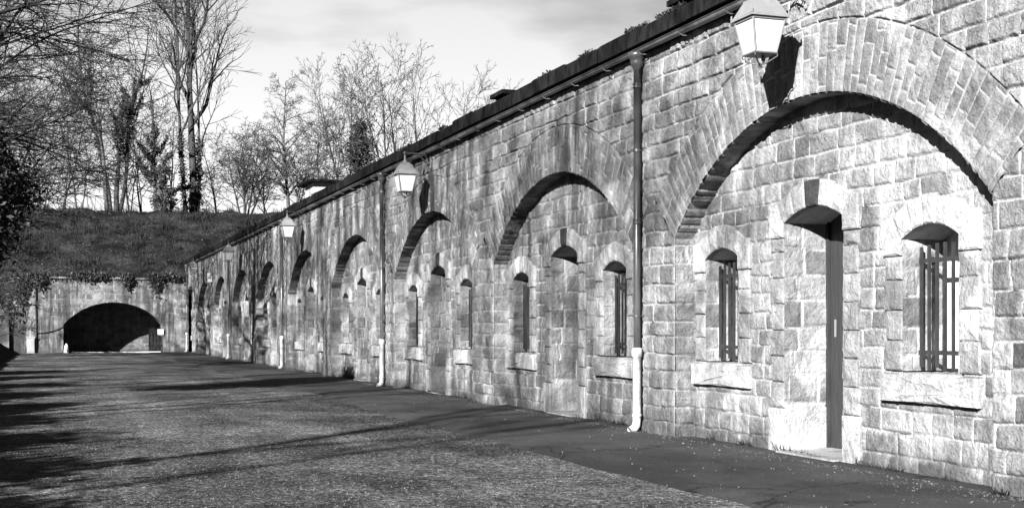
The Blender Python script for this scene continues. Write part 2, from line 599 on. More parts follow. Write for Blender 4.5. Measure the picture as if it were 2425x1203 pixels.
# ------------------------------------------------------------------ the arcaded barracks
arcade = empty('barracks', (D, C1 - BAY / 2, 0), label='long stone barracks front with a row of arched bays under a dark coping', cat='building')
HALF = 2.77
RA = 3.78
ZC = -0.21
RB = RA + 0.66
SPR = ZC + math.sqrt(RA ** 2 - HALF ** 2)
PHI = math.asin(HALF / RA)
OUT = RB * math.sin(PHI)
OUTZ = ZC + RB * math.cos(PHI)
TOP = 4.80
P_front = Pattern(11, -0.02, 5.2, (0.18, 0.24), (0.28, 0.60))
P_recess = Pattern(23, -0.05, 4.0, (0.16, 0.22), (0.25, 0.52))
P_ring = Pattern(37, -30, 40, (0.115, 0.165), (0.22, 0.52), -2, 3)
P_ring.hang = False
P_rev = Pattern(41, 0.02, 4.0, (0.25, 0.29), (0.30, 0.55), -2, 3)
NB = 10
door_c, win_r, win_l = 11.34, 9.488, 13.222      # of the nearest bay
DW, DS, DR_ = 1.08, 2.38, 0.14
WW, WS, WR, WB = 0.78, 2.09, 0.115, 0.92


def bay_res(i):
    return {1: 0.0125, 2: 0.018, 3: 0.028, 4: 0.036}.get(i, 0.05)


wall = MB()
rings = {}
for i in range(0, NB + 1):
    c = C1 + BAY * (i - 1)
    r = bay_res(i)
    hb = BAY / 2
    fm = lambda U, V: (np.full_like(U, D), U, V)
    nx = (-1, 0, 0)
    # spandrel
    s = np.linspace(-OUT, OUT, int(2 * OUT / r))
    b = ZC + np.sqrt(RB ** 2 - s ** 2)
    dex = lambda U, V: np.abs(np.hypot(U - c, V - ZC) - RB)
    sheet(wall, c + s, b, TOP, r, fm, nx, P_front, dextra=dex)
    for sg in (-1, 1):
        e = np.linspace(OUT, hb, max(2, int((hb - OUT) / r)))[::1]
        cc = np.sort(c + sg * e)
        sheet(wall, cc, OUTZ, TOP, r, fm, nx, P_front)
        e = np.linspace(HALF, hb, max(3, int((hb - HALF) / r)))
        hi = np.minimum(OUTZ, SPR + (e - HALF) * (OUTZ - SPR) / (OUT - HALF))
        if sg < 0:
            e = e[::-1]; hi = hi[::-1]
        dj = lambda U, V: np.abs(np.abs(U - c) - HALF) + 0.008
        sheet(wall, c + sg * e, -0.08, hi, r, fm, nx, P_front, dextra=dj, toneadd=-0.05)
        # side of the pier inside the blind arch
        w = np.linspace(0.0, REC + 0.05, max(2, int(REC / r)))
        sheet(wall, D + w, -0.08, SPR, r, lambda U, V: (U, np.full_like(U, c + sg * HALF), V), (0, -sg, 0), P_front,
              uv=lambda U, V: (U * 0.4 + 3, V), amp=0.6)
    # back of the blind arch
    ya = np.arange(c - HALF - 0.1, c + HALF + 0.1, r)
    za = np.arange(-0.08, 3.66, r)
    off = BAY * (i - 1)
    ops = [(door_c + off, DW, 0.0, DS + DR_), (win_r + off, WW, WB - 0.05, WS + WR), (win_l + off, WW, WB - 0.05, WS + WR)] if i > 0 else []
    for (oc, ow, z0, z1) in ops:
        for e in (oc - ow / 2 - 0.03, oc + ow / 2 + 0.03):
            ya[np.argmin(np.abs(ya - e))] = e
        for e in (z0, z1 + 0.03):
            za[np.argmin(np.abs(za - e))] = e

    def hole(U, V):
        h = np.zeros(U.shape, bool)
        for (oc, ow, z0, z1) in ops:
            h |= (np.abs(U - oc) < ow / 2 + 0.03) & (V > z0 - 0.2 * (z0 == 0)) & (V < z1 + 0.03)
        return h
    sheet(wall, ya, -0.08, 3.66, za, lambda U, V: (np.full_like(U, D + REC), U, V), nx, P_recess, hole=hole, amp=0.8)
    # the ring of long voussoirs and the underside of the arch
    if i == 0:
        tgt = wall
    else:
        tgt = rings[i] = MB()
    rr = max(r, 0.0135)
    ph = np.linspace(-PHI, PHI, int(2 * PHI * RA / (rr * 0.9)))
    Rm = (RA + RB) / 2
    o_ = i * 3.3
    sheet(tgt, ph, RA, RB, rr, lambda U, V: (np.full_like(U, D - 0.003), c + V * np.sin(U), ZC + V * np.cos(U)), nx, P_ring,
          uv=lambda U, V: (V - RA, U * Rm + o_), dextra=lambda U, V: np.minimum(V - RA + 0.02, RB - V + 0.008), amp=0.7, toneadd=0.0, joint=0.006)
    w = np.linspace(-0.012, REC + 0.06, max(3, int(REC / rr)))
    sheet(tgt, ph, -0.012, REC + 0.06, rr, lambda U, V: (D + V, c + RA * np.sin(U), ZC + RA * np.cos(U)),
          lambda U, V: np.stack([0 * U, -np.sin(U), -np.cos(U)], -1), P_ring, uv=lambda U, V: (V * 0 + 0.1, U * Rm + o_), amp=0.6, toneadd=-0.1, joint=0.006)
# top and rear of the wall, so that it is a body
wall.add([(D, C1 - 1.5 * BAY, TOP), (D + 0.6, C1 - 1.5 * BAY, TOP), (D + 0.6, END + 2, TOP), (D, END + 2, TOP)], [(0, 1, 2, 3)])
wall.add([(D + 0.9, C1 - 1.5 * BAY, -0.1), (D + 0.9, C1 - 1.5 * BAY, TOP), (D + 0.9, END + 2, TOP), (D + 0.9, END + 2, -0.1)], [(0, 1, 2, 3)])
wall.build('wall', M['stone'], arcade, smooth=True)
for i, mb in rings.items():
    mb.build('arch', M['ring'], arcade, smooth=True)

# --- openings, built once for the nearest bay and copied down the row
XR = D + REC
rng = random.Random(5)


def prism(mb, poly, x0, x1, tone, bev=0.012, seed=0):
    """a dressed block: polygon in (y, z), from its face x0 back to x1, with a worn arris"""
    p = np.array(poly, float)
    if np.sum(p[:, 0] * np.roll(p[:, 1], -1) - np.roll(p[:, 0], -1) * p[:, 1]) < 0:
        p = p[::-1]
    c = p.mean(0)
    n = len(p)
    # subdivide the outline
    q = []
    for k in range(n):
        a, b = p[k], p[(k + 1) % n]
        m_ = max(1, int(np.hypot(*(b - a)) / 0.06))
        for t in range(m_):
            q.append(a + (b - a) * t / m_)
    q = np.array(q)
    k = len(q)
    d = c - q
    d /= np.linalg.norm(d, axis=1)[:, None] + 1e-9
    wob = (vnoise(q[:, 0] * 19, q[:, 1] * 19, 3 + seed) - 0.5)[:, None]
    f0 = q + d * (bev * 1.3 + 0.012 * wob)
    f1 = q * 0.45 + c * 0.55
    bx = lambda a, s_: x0 - 0.016 * (vnoise(a[:, 0] * 13, a[:, 1] * 13, 7 + seed) - 0.5) * s_
    V = np.concatenate([np.c_[np.full(k, x1), q], np.c_[np.full(k, x0 + bev) + 0.008 * wob[:, 0], q], np.c_[bx(f0, 1), f0], np.c_[bx(f1, 2) - 0.008, f1]])
    F = []
    for a in range(3):
        for j in range(k):
            F.append((a * k + j, a * k + (j + 1) % k, (a + 1) * k + (j + 1) % k, (a + 1) * k + j))
    F.append(tuple(range(3 * k, 4 * k)))
    mb.add(V, F, tone)


def opening(c, w, spr, rise, bot, depth, nv, key, seed):
    rg = random.Random(seed)
    lint, jambs = MB(), []
    R0 = ((w / 2) ** 2 + rise ** 2) / (2 * rise)
    zc = spr + rise - R0
    ph = math.asin(w / 2 / R0)
    th = 0.25
    xf = XR - 0.05
    R1 = R0 + th
    pt = lambda R, a: (c + R * math.sin(a), zc + R * math.cos(a))
    g = 0.0035
    for k in range(nv):
        a0 = -ph + 2 * ph * k / nv + g / R0
        a1 = -ph + 2 * ph * (k + 1) / nv - g / R0
        ts = np.linspace(0, 1, 4)
        ex = rg.uniform(-0.012, 0.02)
        poly = [pt(R0, a0 + (a1 - a0) * t) for t in ts] + [pt(R1 + ex, a1 + (a0 - a1) * t) for t in ts]
        tn = rg.uniform(0.78, 1.0)
        if key and k == nv // 2:
            tn = 0.0
        prism(lint, poly, xf, XR + 0.04, tn, seed=k + seed)
    sh = 0.27
    for sg in (-1, 1):
        jamb = MB(); jambs.append(jamb)
        a = sg * (ph + g / R0)
        e0, e1 = pt(R0, a), pt(R1, a)
        o_ = c + sg * (w / 2 + sh)
        poly = [(e0[0] + sg * 0.002, spr - 0.14), (e0[0] + sg * 0.002, spr - 0.004), (e1[0] + sg * 0.004, e1[1]), (o_, e1[1] - 0.02), (o_, spr - 0.14)]
        prism(lint, poly, xf - 0.006, XR + 0.04, rg.uniform(0.85, 1.0), seed=seed + 31)
        # jamb stones
        z = bot + (0.0 if bot > 0.5 else 0.47)
        k = 0
        while z < spr - 0.15:
            h = min(0.27, spr - 0.146 - z)
            if spr - 0.146 - z - h < 0.1:
                h = spr - 0.146 - z
            ww = (0.235 if k % 2 else 0.265) + rg.uniform(-0.01, 0.01)
            y0, y1 = c + sg * w / 2, c + sg * (w / 2 + ww)
            prism(jamb, [(y0, z + 0.004), (y1, z + 0.004), (y1, z + h - 0.004), (y0, z + h - 0.004)], XR - 0.034 - rg.uniform(0, 0.006), XR + 0.03, rg.uniform(0.3, 0.65), seed=seed + k)
            z += h; k += 1
        if bot < 0.5:
            y0, y1 = c + sg * w / 2, c + sg * (w / 2 + 0.29)
            prism(jamb, [(y0, -0.05), (y1, -0.05), (y1, 0.466), (y0, 0.466)], XR - 0.055, XR + 0.03, 0.9, seed=seed + 77)
        # reveal
        x1 = XR + depth
        us = np.arange(XR - 0.03, x1 + 0.02, 0.024)
        zb = bot if bot > 0.5 else 0.47
        sheet(jamb, us, zb, spr, 0.024, lambda U, V: (U, np.full_like(U, c + sg * (w / 2 + 0.004)), V), (0, -sg, 0), P_rev,
              uv=lambda U, V: (U - XR + sg * 0.1 + 0.2, V), amp=0.45, toneadd=0.1)
        if bot < 0.5:
            jamb.box(XR - 0.01, x1 + 0.02, c + sg * (w / 2 - 0.012), c + sg * (w / 2 + 0.2), -0.05, 0.475, 0.95)
    # soffit
    aa = np.linspace(-ph, ph, 40)
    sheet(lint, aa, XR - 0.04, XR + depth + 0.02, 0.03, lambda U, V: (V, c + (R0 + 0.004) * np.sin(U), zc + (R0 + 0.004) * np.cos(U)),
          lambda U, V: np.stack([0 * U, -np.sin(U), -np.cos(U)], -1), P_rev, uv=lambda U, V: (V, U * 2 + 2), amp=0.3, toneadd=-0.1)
    return lint, jambs


def planks(mb, c, w, z0, z1, x, n, gap=0.008):
    pw_ = w / n
    for k in range(n):
        a = c - w / 2 + k * pw_
        mb.box(x + 0.002 * (k % 2), x + 0.045, a + gap / 2, a + pw_ - gap / 2, z0, z1)
    mb.box(x + 0.02, x + 0.06, c - w / 2, c + w / 2, z0 + 0.001, z1 - 0.001)


def scroll_handle(c, x, z):
    h = MB()
    h.box(x - 0.008, x, c - 0.014, c + 0.014, z - 0.09, z + 0.09)
    return h


def make_door():
    lint, jambs = opening(door_c, DW, DS, DR_, 0.0, 0.50, 5, True, 100)
    leaf = MB()
    x = XR + 0.50
    planks(leaf, door_c, DW - 0.02, 0.055, DS + DR_ + 0.1, x, 6)
    d = leaf.build('door', M['door'], arcade)
    scroll_handle(door_c + 0.40, x, 1.30).build('handle', M['lamp_metal'], d)
    fr = MB()
    for sg in (-1, 1):
        y = door_c + sg * (DW / 2 - 0.022)
        fr.box(x - 0.03, x - 0.002, y - 0.022, y + 0.022, 0.05, DS + 0.1)
    fr.build('frame', M['door'], d)
    lint.build('lintel', M['dressed'], d)
    for jb in jambs:
        jb.build('jamb', M['dressed'], d)
    t = MB()
    prism_top = [(XR - 0.14, 0.0), (XR + 0.56, 0.0), (XR + 0.56, 0.052), (XR - 0.14, 0.04)]
    y0, y1 = door_c - DW / 2 + 0.015, door_c + DW / 2 - 0.015
    v = [(a, y0, b - 0.05 * (b == 0)) for a, b in prism_top] + [(a, y1, b - 0.05 * (b == 0)) for a, b in prism_top]
    t.add(v, [(0, 1, 2, 3), (4, 7, 6, 5), (0, 4, 5, 1), (1, 5, 6, 2), (2, 6, 7, 3), (3, 7, 4, 0)], 0.8)
    t.build('threshold', M['dressed'], d)
    return d


def make_window(c, seed):
    lint, jambs = opening(c, WW, WS, WR, WB, 0.44, 5, False, seed)
    x = XR + 0.44
    sh = MB()
    planks(sh, c, WW + 0.02, WB - 0.02, WS + WR + 0.1, x, 4)
    w = sh.build('window', M['shutter'], arcade)
    lint.build('lintel', M['dressed'], w)
    for jb in jambs:
        jb.build('jamb', M['dressed'], w)
    sill = MB()
    rg = random.Random(seed)
    prism(sill, [(c - 0.67, 0.645), (c - 0.37, 0.645), (c + 0.05, 0.65), (c + 0.67, 0.645), (c + 0.67, WB - 0.03), (c + 0.40, WB - 0.03), (c - 0.40, WB - 0.03), (c - 0.67, WB - 0.03)], XR - 0.085, XR + 0.02, 0.95, 0.018, seed)
    sill.box(XR - 0.07, x + 0.05, c - WW / 2 + 0.01, c + WW / 2 - 0.01, 0.68, WB - 0.012, 0.95)
    sill.build('sill', M['dressed'], w)
    gr = MB()
    xb = XR + 0.13
    n = 7
    for k in range(n):
        y = c - WW / 2 + 0.06 + (WW - 0.12) * k / (n - 1)
        z1 = 2.02 + 0.03 * math.cos((k - 3) * 0.5)
        gr.box(xb - 0.012, xb + 0.012, y - 0.012, y + 0.012, 0.955 - 0.03 * (k % 2), z1)
    for z in (1.085, 1.90):
        gr.box(xb + 0.0125, xb + 0.024, c - WW / 2 - 0.02, c + WW / 2 + 0.02, z - 0.02, z + 0.02)
    gr.build('grille', M['iron'], w)
    return w


def copy_part(o, dy):
    c = o.copy()
    COL.objects.link(c)
    c.parent = o.parent
    c.location = o.location + Vector((0, dy, 0))
    for ch in o.children:
        k = ch.copy()
        COL.objects.link(k)
        k.parent = c
        k.location = ch.location
    return c


def reparent_fix(o):
    """sub-parts were placed for a part that stands at the world origin"""
    for ch in o.children:
        ch.location = (0, 0, 0)


door0 = make_door(); reparent_fix(door0)
wins0 = [make_window(win_r, 300), make_window(win_l, 400)]
for w_ in wins0:
    reparent_fix(w_)
for i in range(2, NB + 1):
    dy = BAY * (i - 1)
    if door_c + dy < END + 1:
        copy_part(door0, dy)
    for w_ in wins0:
        copy_part(w_, dy)

# --- coping, gutter, chimneys
YA, YB = C1 - 1.5 * BAY, END + 0.6
cp = MB()
y = YA
rg = random.Random(8)
while y < YB:
    l = rg.uniform(0.8, 1.3) if y < 45 else rg.uniform(2, 3)
    j = rg.uniform(-0.022, 0.022)
    x0, x1 = D - 0.205 + j, D + 0.55
    z0, z1 = 4.765, 4.975 + rg.uniform(-0.025, 0.025)
    y1 = min(y + l - 0.012, YB)
    v = [(x0, y, z0), (x1, y, z0), (x1, y, z1 + 0.06), (x0 + 0.03, y, z1), (x0, y, z1 - 0.03)]
    v += [(a, y1, b) for a, _, b in v]
    cp.add(v, [(4, 3, 2, 1, 0), (5, 6, 7, 8, 9)] + [(k, (k + 1) % 5, 5 + (k + 1) % 5, 5 + k) for k in range(5)])
    y += l
cp.build('coping', M['coping'], arcade)
co = MB()                                                   # thin corbel course under the coping
co.box(D - 0.06, D + 0.3, YA, YB, 4.69, 4.764)
co.build('eaves_course', M['coping'], arcade)
gt = MB()
prof = [(math.cos(a) * 0.050, math.sin(a) * 0.050) for a in np.linspace(math.pi, 2 * math.pi, 9)]
yy = np.arange(YA, YB, 1.5)
for (rad, fl) in ((1.0, 1), (0.93, -1)):
    V = []
    for yv in yy:
        dz = 0.012 * math.sin(yv * 0.47)
        V += [(D - 0.115 + a * rad, yv, 4.725 + b * rad + dz) for a, b in prof]
    k = len(prof)
    F = [(i * k + j, i * k + j + 1, (i + 1) * k + j + 1, (i + 1) * k + j) for i in range(len(yy) - 1) for j in range(k - 1)]
    gt.add(V, F)
gt.tube([(D - 0.165, YA, 4.727), (D - 0.165, YB, 4.727)], 0.009, 6)
for yv in np.arange(YA + 0.3, YB, 1.1):
    gt.tube([(D - 0.19, yv, 4.72), (D - 0.165, yv, 4.665), (D - 0.125, yv, 4.648), (D - 0.02, yv, 4.66)], 0.008, 5)
gt.build('gutter', M['gutter'], arcade, smooth=True)


def chimney(x, y, z0, z1, wx, wy, mat, capm, over=0.12, legs=False):
    c = MB()
    c.box(x - wx / 2, x + wx / 2, y - wy / 2, y + wy / 2, z0, z1)
    o = c.build('chimney', mat, arcade)
    k = MB()
    zt = z1 + (0.10 if legs else 0.0)
    if legs:
        for a in (-1, 1):
            for b in (-1, 1):
                k.box(x + a * (wx / 2 - 0.06) - 0.05, x + a * (wx / 2 - 0.06) + 0.05, y + b * (wy / 2 - 0.06) - 0.05, y + b * (wy / 2 - 0.06) + 0.05, z1, zt)
    k.box(x - wx / 2 - over, x + wx / 2 + over, y - wy / 2 - over, y + wy / 2 + over, zt, zt + 0.07)
    cap = k.build('cap', capm, o)
    cap.location = (0, 0, 0)
    return o


M['pale_render'] = mat_simple('pale_render', 0.6, 0.9, 0.1, 0.25, 4)
chimney(8.3, 42.2, 4.7, 5.95, 0.9, 1.5, M['pale_render'], M['coping'], 0.25)['label'] = 'white rendered chimney with a dark slab cap'
chimney(8.3, 45.2, 4.7, 5.45, 0.7, 1.1, M['pale_render'], M['coping'])
chimney(7.62, 21.75, 4.7, 5.36, 0.40, 0.50, M['coping'], M['coping'], 0.09)['label'] = 'low dark vent with a slab cap'
chimney(7.62, 14.6, 4.7, 5.36, 0.40, 0.60, M['coping'], M['coping'], 0.09)['label'] = 'low dark vent with a slab cap'

# ------------------------------------------------------------------ downpipes
def downpipe(y, first, label):
    px = D - 0.105
    e = empty('downpipe', (px, y, 0), label=label, cat='downpipe', group='downpipes between the arches')
    if first is not None:
        for ch in first.children:
            k = ch.copy(); COL.objects.link(k); k.parent = e; k.location = ch.location
        return e
    p = MB()
    p.tube([(px, y, 1.0), (px, y, 4.60)], 0.043, 16)
    for z in (4.30, 2.62):
        p.lathe((px, y, z), [(0.044, -0.03), (0.053, -0.03), (0.053, -0.015), (0.048, -0.012), (0.048, 0.012), (0.053, 0.015), (0.053, 0.03), (0.044, 0.03)], 16)
    a = p.build('pipe', M['zinc'], e, smooth=True)
    h = MB()
    h.lathe((px, y, 4.52), [(0.043, -0.02), (0.052, 0.0), (0.075, 0.03), (0.084, 0.07), (0.080, 0.10), (0.100, 0.115), (0.112, 0.15), (0.112, 0.185), (0.098, 0.19), (0.06, 0.19)], 20)
    h.build('hopper', M['zinc'], e, smooth=True)
    f = MB()
    f.tube([(px, y, 1.02), (px, y, 0.16), (px - 0.006, y, 0.10), (px - 0.04, y, 0.055), (px - 0.10, y, 0.03)], 0.052, 16)
    f.lathe((px, y, 1.0), [(0.05, -0.06), (0.064, -0.05), (0.066, 0.0), (0.064, 0.05), (0.045, 0.06)], 16)
    f.lathe((px, y, 0.22), [(0.05, -0.02), (0.06, -0.015), (0.06, 0.015), (0.05, 0.02)], 16)
    f.build('foot', M['pipe_base'], e, smooth=True)
    for z in (1.45, 3.5):
        b = MB()
        b.box(px, D + 0.03, y - 0.012, y + 0.012, z - 0.012, z + 0.012)
        b.lathe((px, y, z), [(0.044, -0.014), (0.05, -0.014), (0.05, 0.014), (0.044, 0.014)], 16)
        b.build('bracket', M['zinc'], e)
    return e


pipe_y = [14.80, 14.80 + 2 * BAY - 0.1, 14.80 + 4 * BAY - 0.2, 14.80 + 6 * BAY - 0.3, END - 0.45]
pl = ['dark metal downpipe with a pale foot, nearest the camera beside the big front arch',
      'second downpipe along the wall, beside the hanging lantern of the third arch',
      'third downpipe along the wall, below the third hanging lantern',
      'thin far downpipe, fourth along the wall, below the small fourth lantern',
      'dark downpipe in the corner where the arcade meets the gate wall']
dp0 = None
for yv, lb in zip(pipe_y, pl):
    e = downpipe(yv, dp0, lb)
    dp0 = dp0 or e

# ------------------------------------------------------------------ lanterns
def lantern(y, first, label, x=6.40):
    e = empty('wall_lantern', (D, y, 4.66), label=label, cat='lantern', group='lanterns hung on brackets over every second arch')
    if first is not None:
        for ch in first.children:
            k = ch.copy(); COL.objects.link(k); k.parent = e; k.location = ch.location
            for g in ch.children:
                j = g.copy(); COL.objects.link(j); j.parent = k; j.location = g.location
        return e
    def ring4(h, z):
        return [(x - h, y - h, z), (x + h, y - h, z), (x + h, y + h, z), (x - h, y + h, z)]
    zt, zb, ht, hb_ = 4.245, 3.925, 0.172, 0.112
    body = MB()
    # corner bars and rims
    for a in range(4):
        p0, p1 = np.array(ring4(ht, zt)[a]), np.array(ring4(hb_, zb)[a])
        body.tube([p0, p1], 0.011, 6)
    for (h, z, r) in ((hb_, zb, 0.012), (ht, zt - 0.006, 0.012)):
        q = ring4(h, z)
        for a in range(4):
            body.tube([q[a], q[(a + 1) % 4]], r, 6)
    # roof
    rf = MB()
    lv = [(0.205, 4.250), (0.205, 4.268), (0.188, 4.285), (0.118, 4.425), (0.118, 4.440), (0.085, 4.452), (0.085, 4.475), (0.05, 4.487)]
    V = [p for h, z in lv for p in ring4(h, z)]
    F = [(i * 4 + j, i * 4 + (j + 1) % 4, i * 4 + 4 + (j + 1) % 4, i * 4 + 4 + j) for i in range(len(lv) - 1) for j in range(4)]
    F += [(0, 3, 2, 1), tuple(range(len(V) - 4, len(V)))]
    rf.add(V, F)
    rf.lathe((x, y, 4.48), [(0.045, 0), (0.05, 0.02), (0.03, 0.045), (0.018, 0.07), (0.018, 0.19), (0.03, 0.20), (0.0, 0.23)], 12)
    bo = body.build('frame', M['lamp_metal'], e)
    for a in range(4):
        q = ring4(0.198, 4.275)[a]
        rf.lathe((q[0], q[1], 4.272), [(0.010, 0), (0.013, 0.012), (0.006, 0.022), (0.011, 0.034), (0.0, 0.046)], 8)
    rf.build('roof', M['lamp_metal'], e)
    g = MB()
    i_ = 0.006
    T, B = ring4(ht - i_, zt - 0.012), ring4(hb_ - i_, zb + 0.005)
    g.add(T + B, [(j, (j + 1) % 4, 4 + (j + 1) % 4, 4 + j) for j in range(4)])
    g.build('glass', M['opal'], e)
    bt = MB()
    bt.add(ring4(hb_ + 0.01, zb - 0.012) + ring4(hb_ + 0.01, zb + 0.004), [(3, 2, 1, 0), (4, 5, 6, 7)] + [(j, (j + 1) % 4, 4 + (j + 1) % 4, 4 + j) for j in range(4)])
    for a in range(4):
        q = np.array(ring4(hb_ + 0.008, zb - 0.012)[a]); t = np.array((x, y, 3.825))
        pts = [q, q + (0, 0, -0.02), q * 0.72 + t * 0.28 + (0, 0, -0.022), q * 0.35 + t * 0.65 + (0, 0, -0.022), t]
        bt.tube(pts, 0.008, 6)
    bt.lathe((x, y, 3.815), [(0.0, -0.022), (0.016, -0.016), (0.022, 0.0), (0.016, 0.016), (0.0, 0.022)], 10)
    bt.lathe((x + 0.03, y, 3.86), [(0.0, 0.0), (0.014, 0.0), (0.014, 0.05), (0.0, 0.055)], 8)
    bt.build('bottom_finial', M['lamp_dark'], e)
    br = MB()
    za = 4.665
    br.tube([(D - 0.03, y, za), (x - 0.04, y, za)], 0.016, 8)
    br.lathe((x, y, za), [(0.0, -0.05), (0.022, -0.045), (0.026, 0.0), (0.022, 0.03), (0.0, 0.05)], 10)
    # scroll under the arm
    sc = []
    for t in np.linspace(0, 1, 26):
        an = 0.3 + t * 6.6
        rad = 0.085 * (1 - 0.72 * t)
        sc.append((D - 0.16 - rad * math.cos(an), y, za - 0.10 + rad * math.sin(an)))
    br.tube(sc, 0.008, 6)
    br.tube([(D - 0.03, y, za - 0.20), (D - 0.07, y, za - 0.19), (D - 0.12, y, za - 0.155), (D - 0.22, y, za - 0.06), (D - 0.30, y, za - 0.015)], 0.009, 6)
    br.build('bracket', M['lamp_dark'], e)
    pl_ = MB()
    pl_.box(D - 0.035, D + 0.02, y - 0.035, y + 0.035, 4.43, 4.73)
    pl_.lathe((D - 0.03, y, 4.42), [(0.0, -0.03), (0.02, -0.02), (0.025, 0.0), (0.02, 0.02)], 8)
    pl_.build('wall_plate', M['lamp_metal'], e)
    return e


ln0 = None
ll = ['largest lantern, nearest the camera, hanging over the big front arch with its shadow beside it',
      'lantern hanging over the third arch, beside the second downpipe',
      'lantern over the fifth arch, hanging in front of the third downpipe',
      'small far lantern on its bracket over the seventh arch',
      'farthest lantern, over the ninth arch near the gate wall corner']
for k in range(5):
    e = lantern(11.06 + 2 * BAY * k - 0.03 * k, ln0, ll[k])
    ln0 = ln0 or e
# a small pale box lamp fixed high on the wall between the far arches
bl = empty('wall_lamp', (D, 61.4, 3.6), label='small pale box lamp fixed high on the wall between two far arches', cat='wall lamp')
b = MB(); b.box(D - 0.22, D - 0.04, 61.28, 61.52, 3.42, 3.82); b.build('housing', M['white'], bl)
b = MB(); b.box(D - 0.05, D + 0.02, 61.36, 61.44, 3.2, 3.5); b.build('bracket', M['lamp_dark'], bl)

# ------------------------------------------------------------------ the gate wall at the end of the yard
gate = empty('gate_wall', (3.08, END, 0), label='pale stone wall across the end of the yard with a dark tunnel arch', cat='gate wall')
GX, GH = 3.08, 2.56           # tunnel centre, half width
GS, GA = 1.48, 2.68           # springing and crown height
GTOP = 3.93
P_gate = Pattern(61, -0.05, 4.3, (0.20, 0.28), (0.3, 0.7))
gm = MB()
GR = (GH ** 2 + (GA - GS) ** 2) / (2 * (GA - GS))
GZ = GA - GR
fm = lambda U, V: (U, np.full_like(U, END), V)
ny = (0, -1, 0)
s = np.linspace(-GH, GH, 110)
arc = GZ + np.sqrt(GR ** 2 - s ** 2)
sheet(gm, GX + s, arc, GTOP, 0.05, fm, ny, P_gate, dextra=lambda U, V: np.abs(np.hypot(U - GX, V - GZ) - GR) + 0.01, amp=0.7)
sheet(gm, np.arange(-1.32, GX - GH + 0.02, 0.05), -0.05, GTOP, 0.05, fm, ny, P_gate, amp=0.7)
sheet(gm, np.linspace(GX + GH, D + 0.02, 28), -0.05, GTOP, 0.05, fm, ny, P_gate, amp=0.7)
# set-back left wing with a doorway
fw = lambda U, V: (U, np.full_like(U, END + 0.35), V)
sheet(gm, np.arange(-9, -1.3, 0.08), -0.05, 3.6, 0.08, fw, ny, P_gate, amp=0.7, hole=lambda U, V: (np.abs(U + 1.86) < 0.31) & (V < 2.12))
sheet(gm, np.linspace(END, END + 0.37, 6), -0.05, GTOP, 0.08, lambda U, V: (np.full_like(U, -1.32), U, V), (-1, 0, 0), P_gate, amp=0.5)
gm.add([(-9, END + 0.7, GTOP), (D, END + 0.7, GTOP), (D, END, GTOP), (-1.32, END, GTOP), (-1.32, END + 0.35, GTOP - 0.3), (-9, END + 0.35, 3.6)], [(0, 1, 2, 3, 4, 5)])
gm.build('wall', M['far_stone'], gate, smooth=True)
# tunnel vault
tv = MB()
L = 2.75
pr = [(GX - GH, -0.1), (GX - GH, GS)] + [(GX + a, GZ + math.sqrt(GR ** 2 - a * a)) for a in np.linspace(-GH, GH, 40)[1:-1]] + [(GX + GH, GS), (GX + GH, -0.1)]
prd = []
for a, b_ in zip(pr[:-1], pr[1:]):
    k = max(1, int(math.hypot(b_[0] - a[0], b_[1] - a[1]) / 0.12))
    prd += [(a[0] + (b_[0] - a[0]) * t / k, a[1] + (b_[1] - a[1]) * t / k) for t in range(k)]
prd.append(pr[-1])
prd = np.array(prd)
cum = np.r_[0, np.cumsum(np.hypot(*np.diff(prd, axis=0).T))]
ui = np.arange(len(prd))
P_v = Pattern(71, -2, 20, (0.22, 0.3), (0.3, 0.7), -1, 40)
nrm = np.gradient(prd, axis=0); nrm /= np.linalg.norm(nrm, axis=1)[:, None]
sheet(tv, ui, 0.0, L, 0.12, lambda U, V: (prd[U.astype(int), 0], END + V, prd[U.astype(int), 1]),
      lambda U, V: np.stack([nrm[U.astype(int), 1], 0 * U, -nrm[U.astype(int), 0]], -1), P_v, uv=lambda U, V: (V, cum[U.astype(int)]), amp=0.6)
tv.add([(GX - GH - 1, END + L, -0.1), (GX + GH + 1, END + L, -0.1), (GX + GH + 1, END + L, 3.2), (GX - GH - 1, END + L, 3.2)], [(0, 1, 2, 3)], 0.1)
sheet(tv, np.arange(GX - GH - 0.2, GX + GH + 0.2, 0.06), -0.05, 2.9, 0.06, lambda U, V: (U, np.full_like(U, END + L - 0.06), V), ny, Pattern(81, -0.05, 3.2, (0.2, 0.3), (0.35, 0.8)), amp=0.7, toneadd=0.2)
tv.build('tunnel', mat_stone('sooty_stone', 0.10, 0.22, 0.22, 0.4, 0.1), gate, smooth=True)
st = MB()                                                    # string course on top
yk = -1.34
while yk < D - 0.05:
    l = rg.uniform(0.9, 1.6)
    st.box(yk, min(yk + l - 0.015, D - 0.02), END - 0.10, END + 0.3, GTOP - 0.02 + rg.uniform(-.01, .01), GTOP + 0.09, rg.uniform(0.5, 0.9))
    yk += l
st.build('string_course', M['far_stone'], gate)
dr = MB(); planks(dr, -1.86, 0.62, -0.02, 2.12, 0, 4)
V = [(-v[1] * 1.0, v[0], v[2]) for arr in dr.v for v in arr]
dm = MB(); n0 = 0
for k in range(4):
    dm.box(-2.17 + k * 0.155, -2.17 + k * 0.155 + 0.15, END + 0.55, END + 0.6, -0.02, 2.14)
dd = dm.build('door', M['door'], gate)
dm = MB(); dm.box(-2.24, -1.48, END + 0.27, END + 0.66, 2.13, 2.52, 0.75)
k = dm.build('lintel', M['far_stone'], dd); k.location = (0, 0, 0)
dm = MB(); dm.box(-2.24, -2.165, END + 0.33, END + 0.66, -0.02, 2.13, 0.6); dm.box(-1.555, -1.48, END + 0.33, END + 0.66, -0.02, 2.13, 0.6)
k = dm.build('jamb', M['far_stone'], dd); k.location = (0, 0, 0)

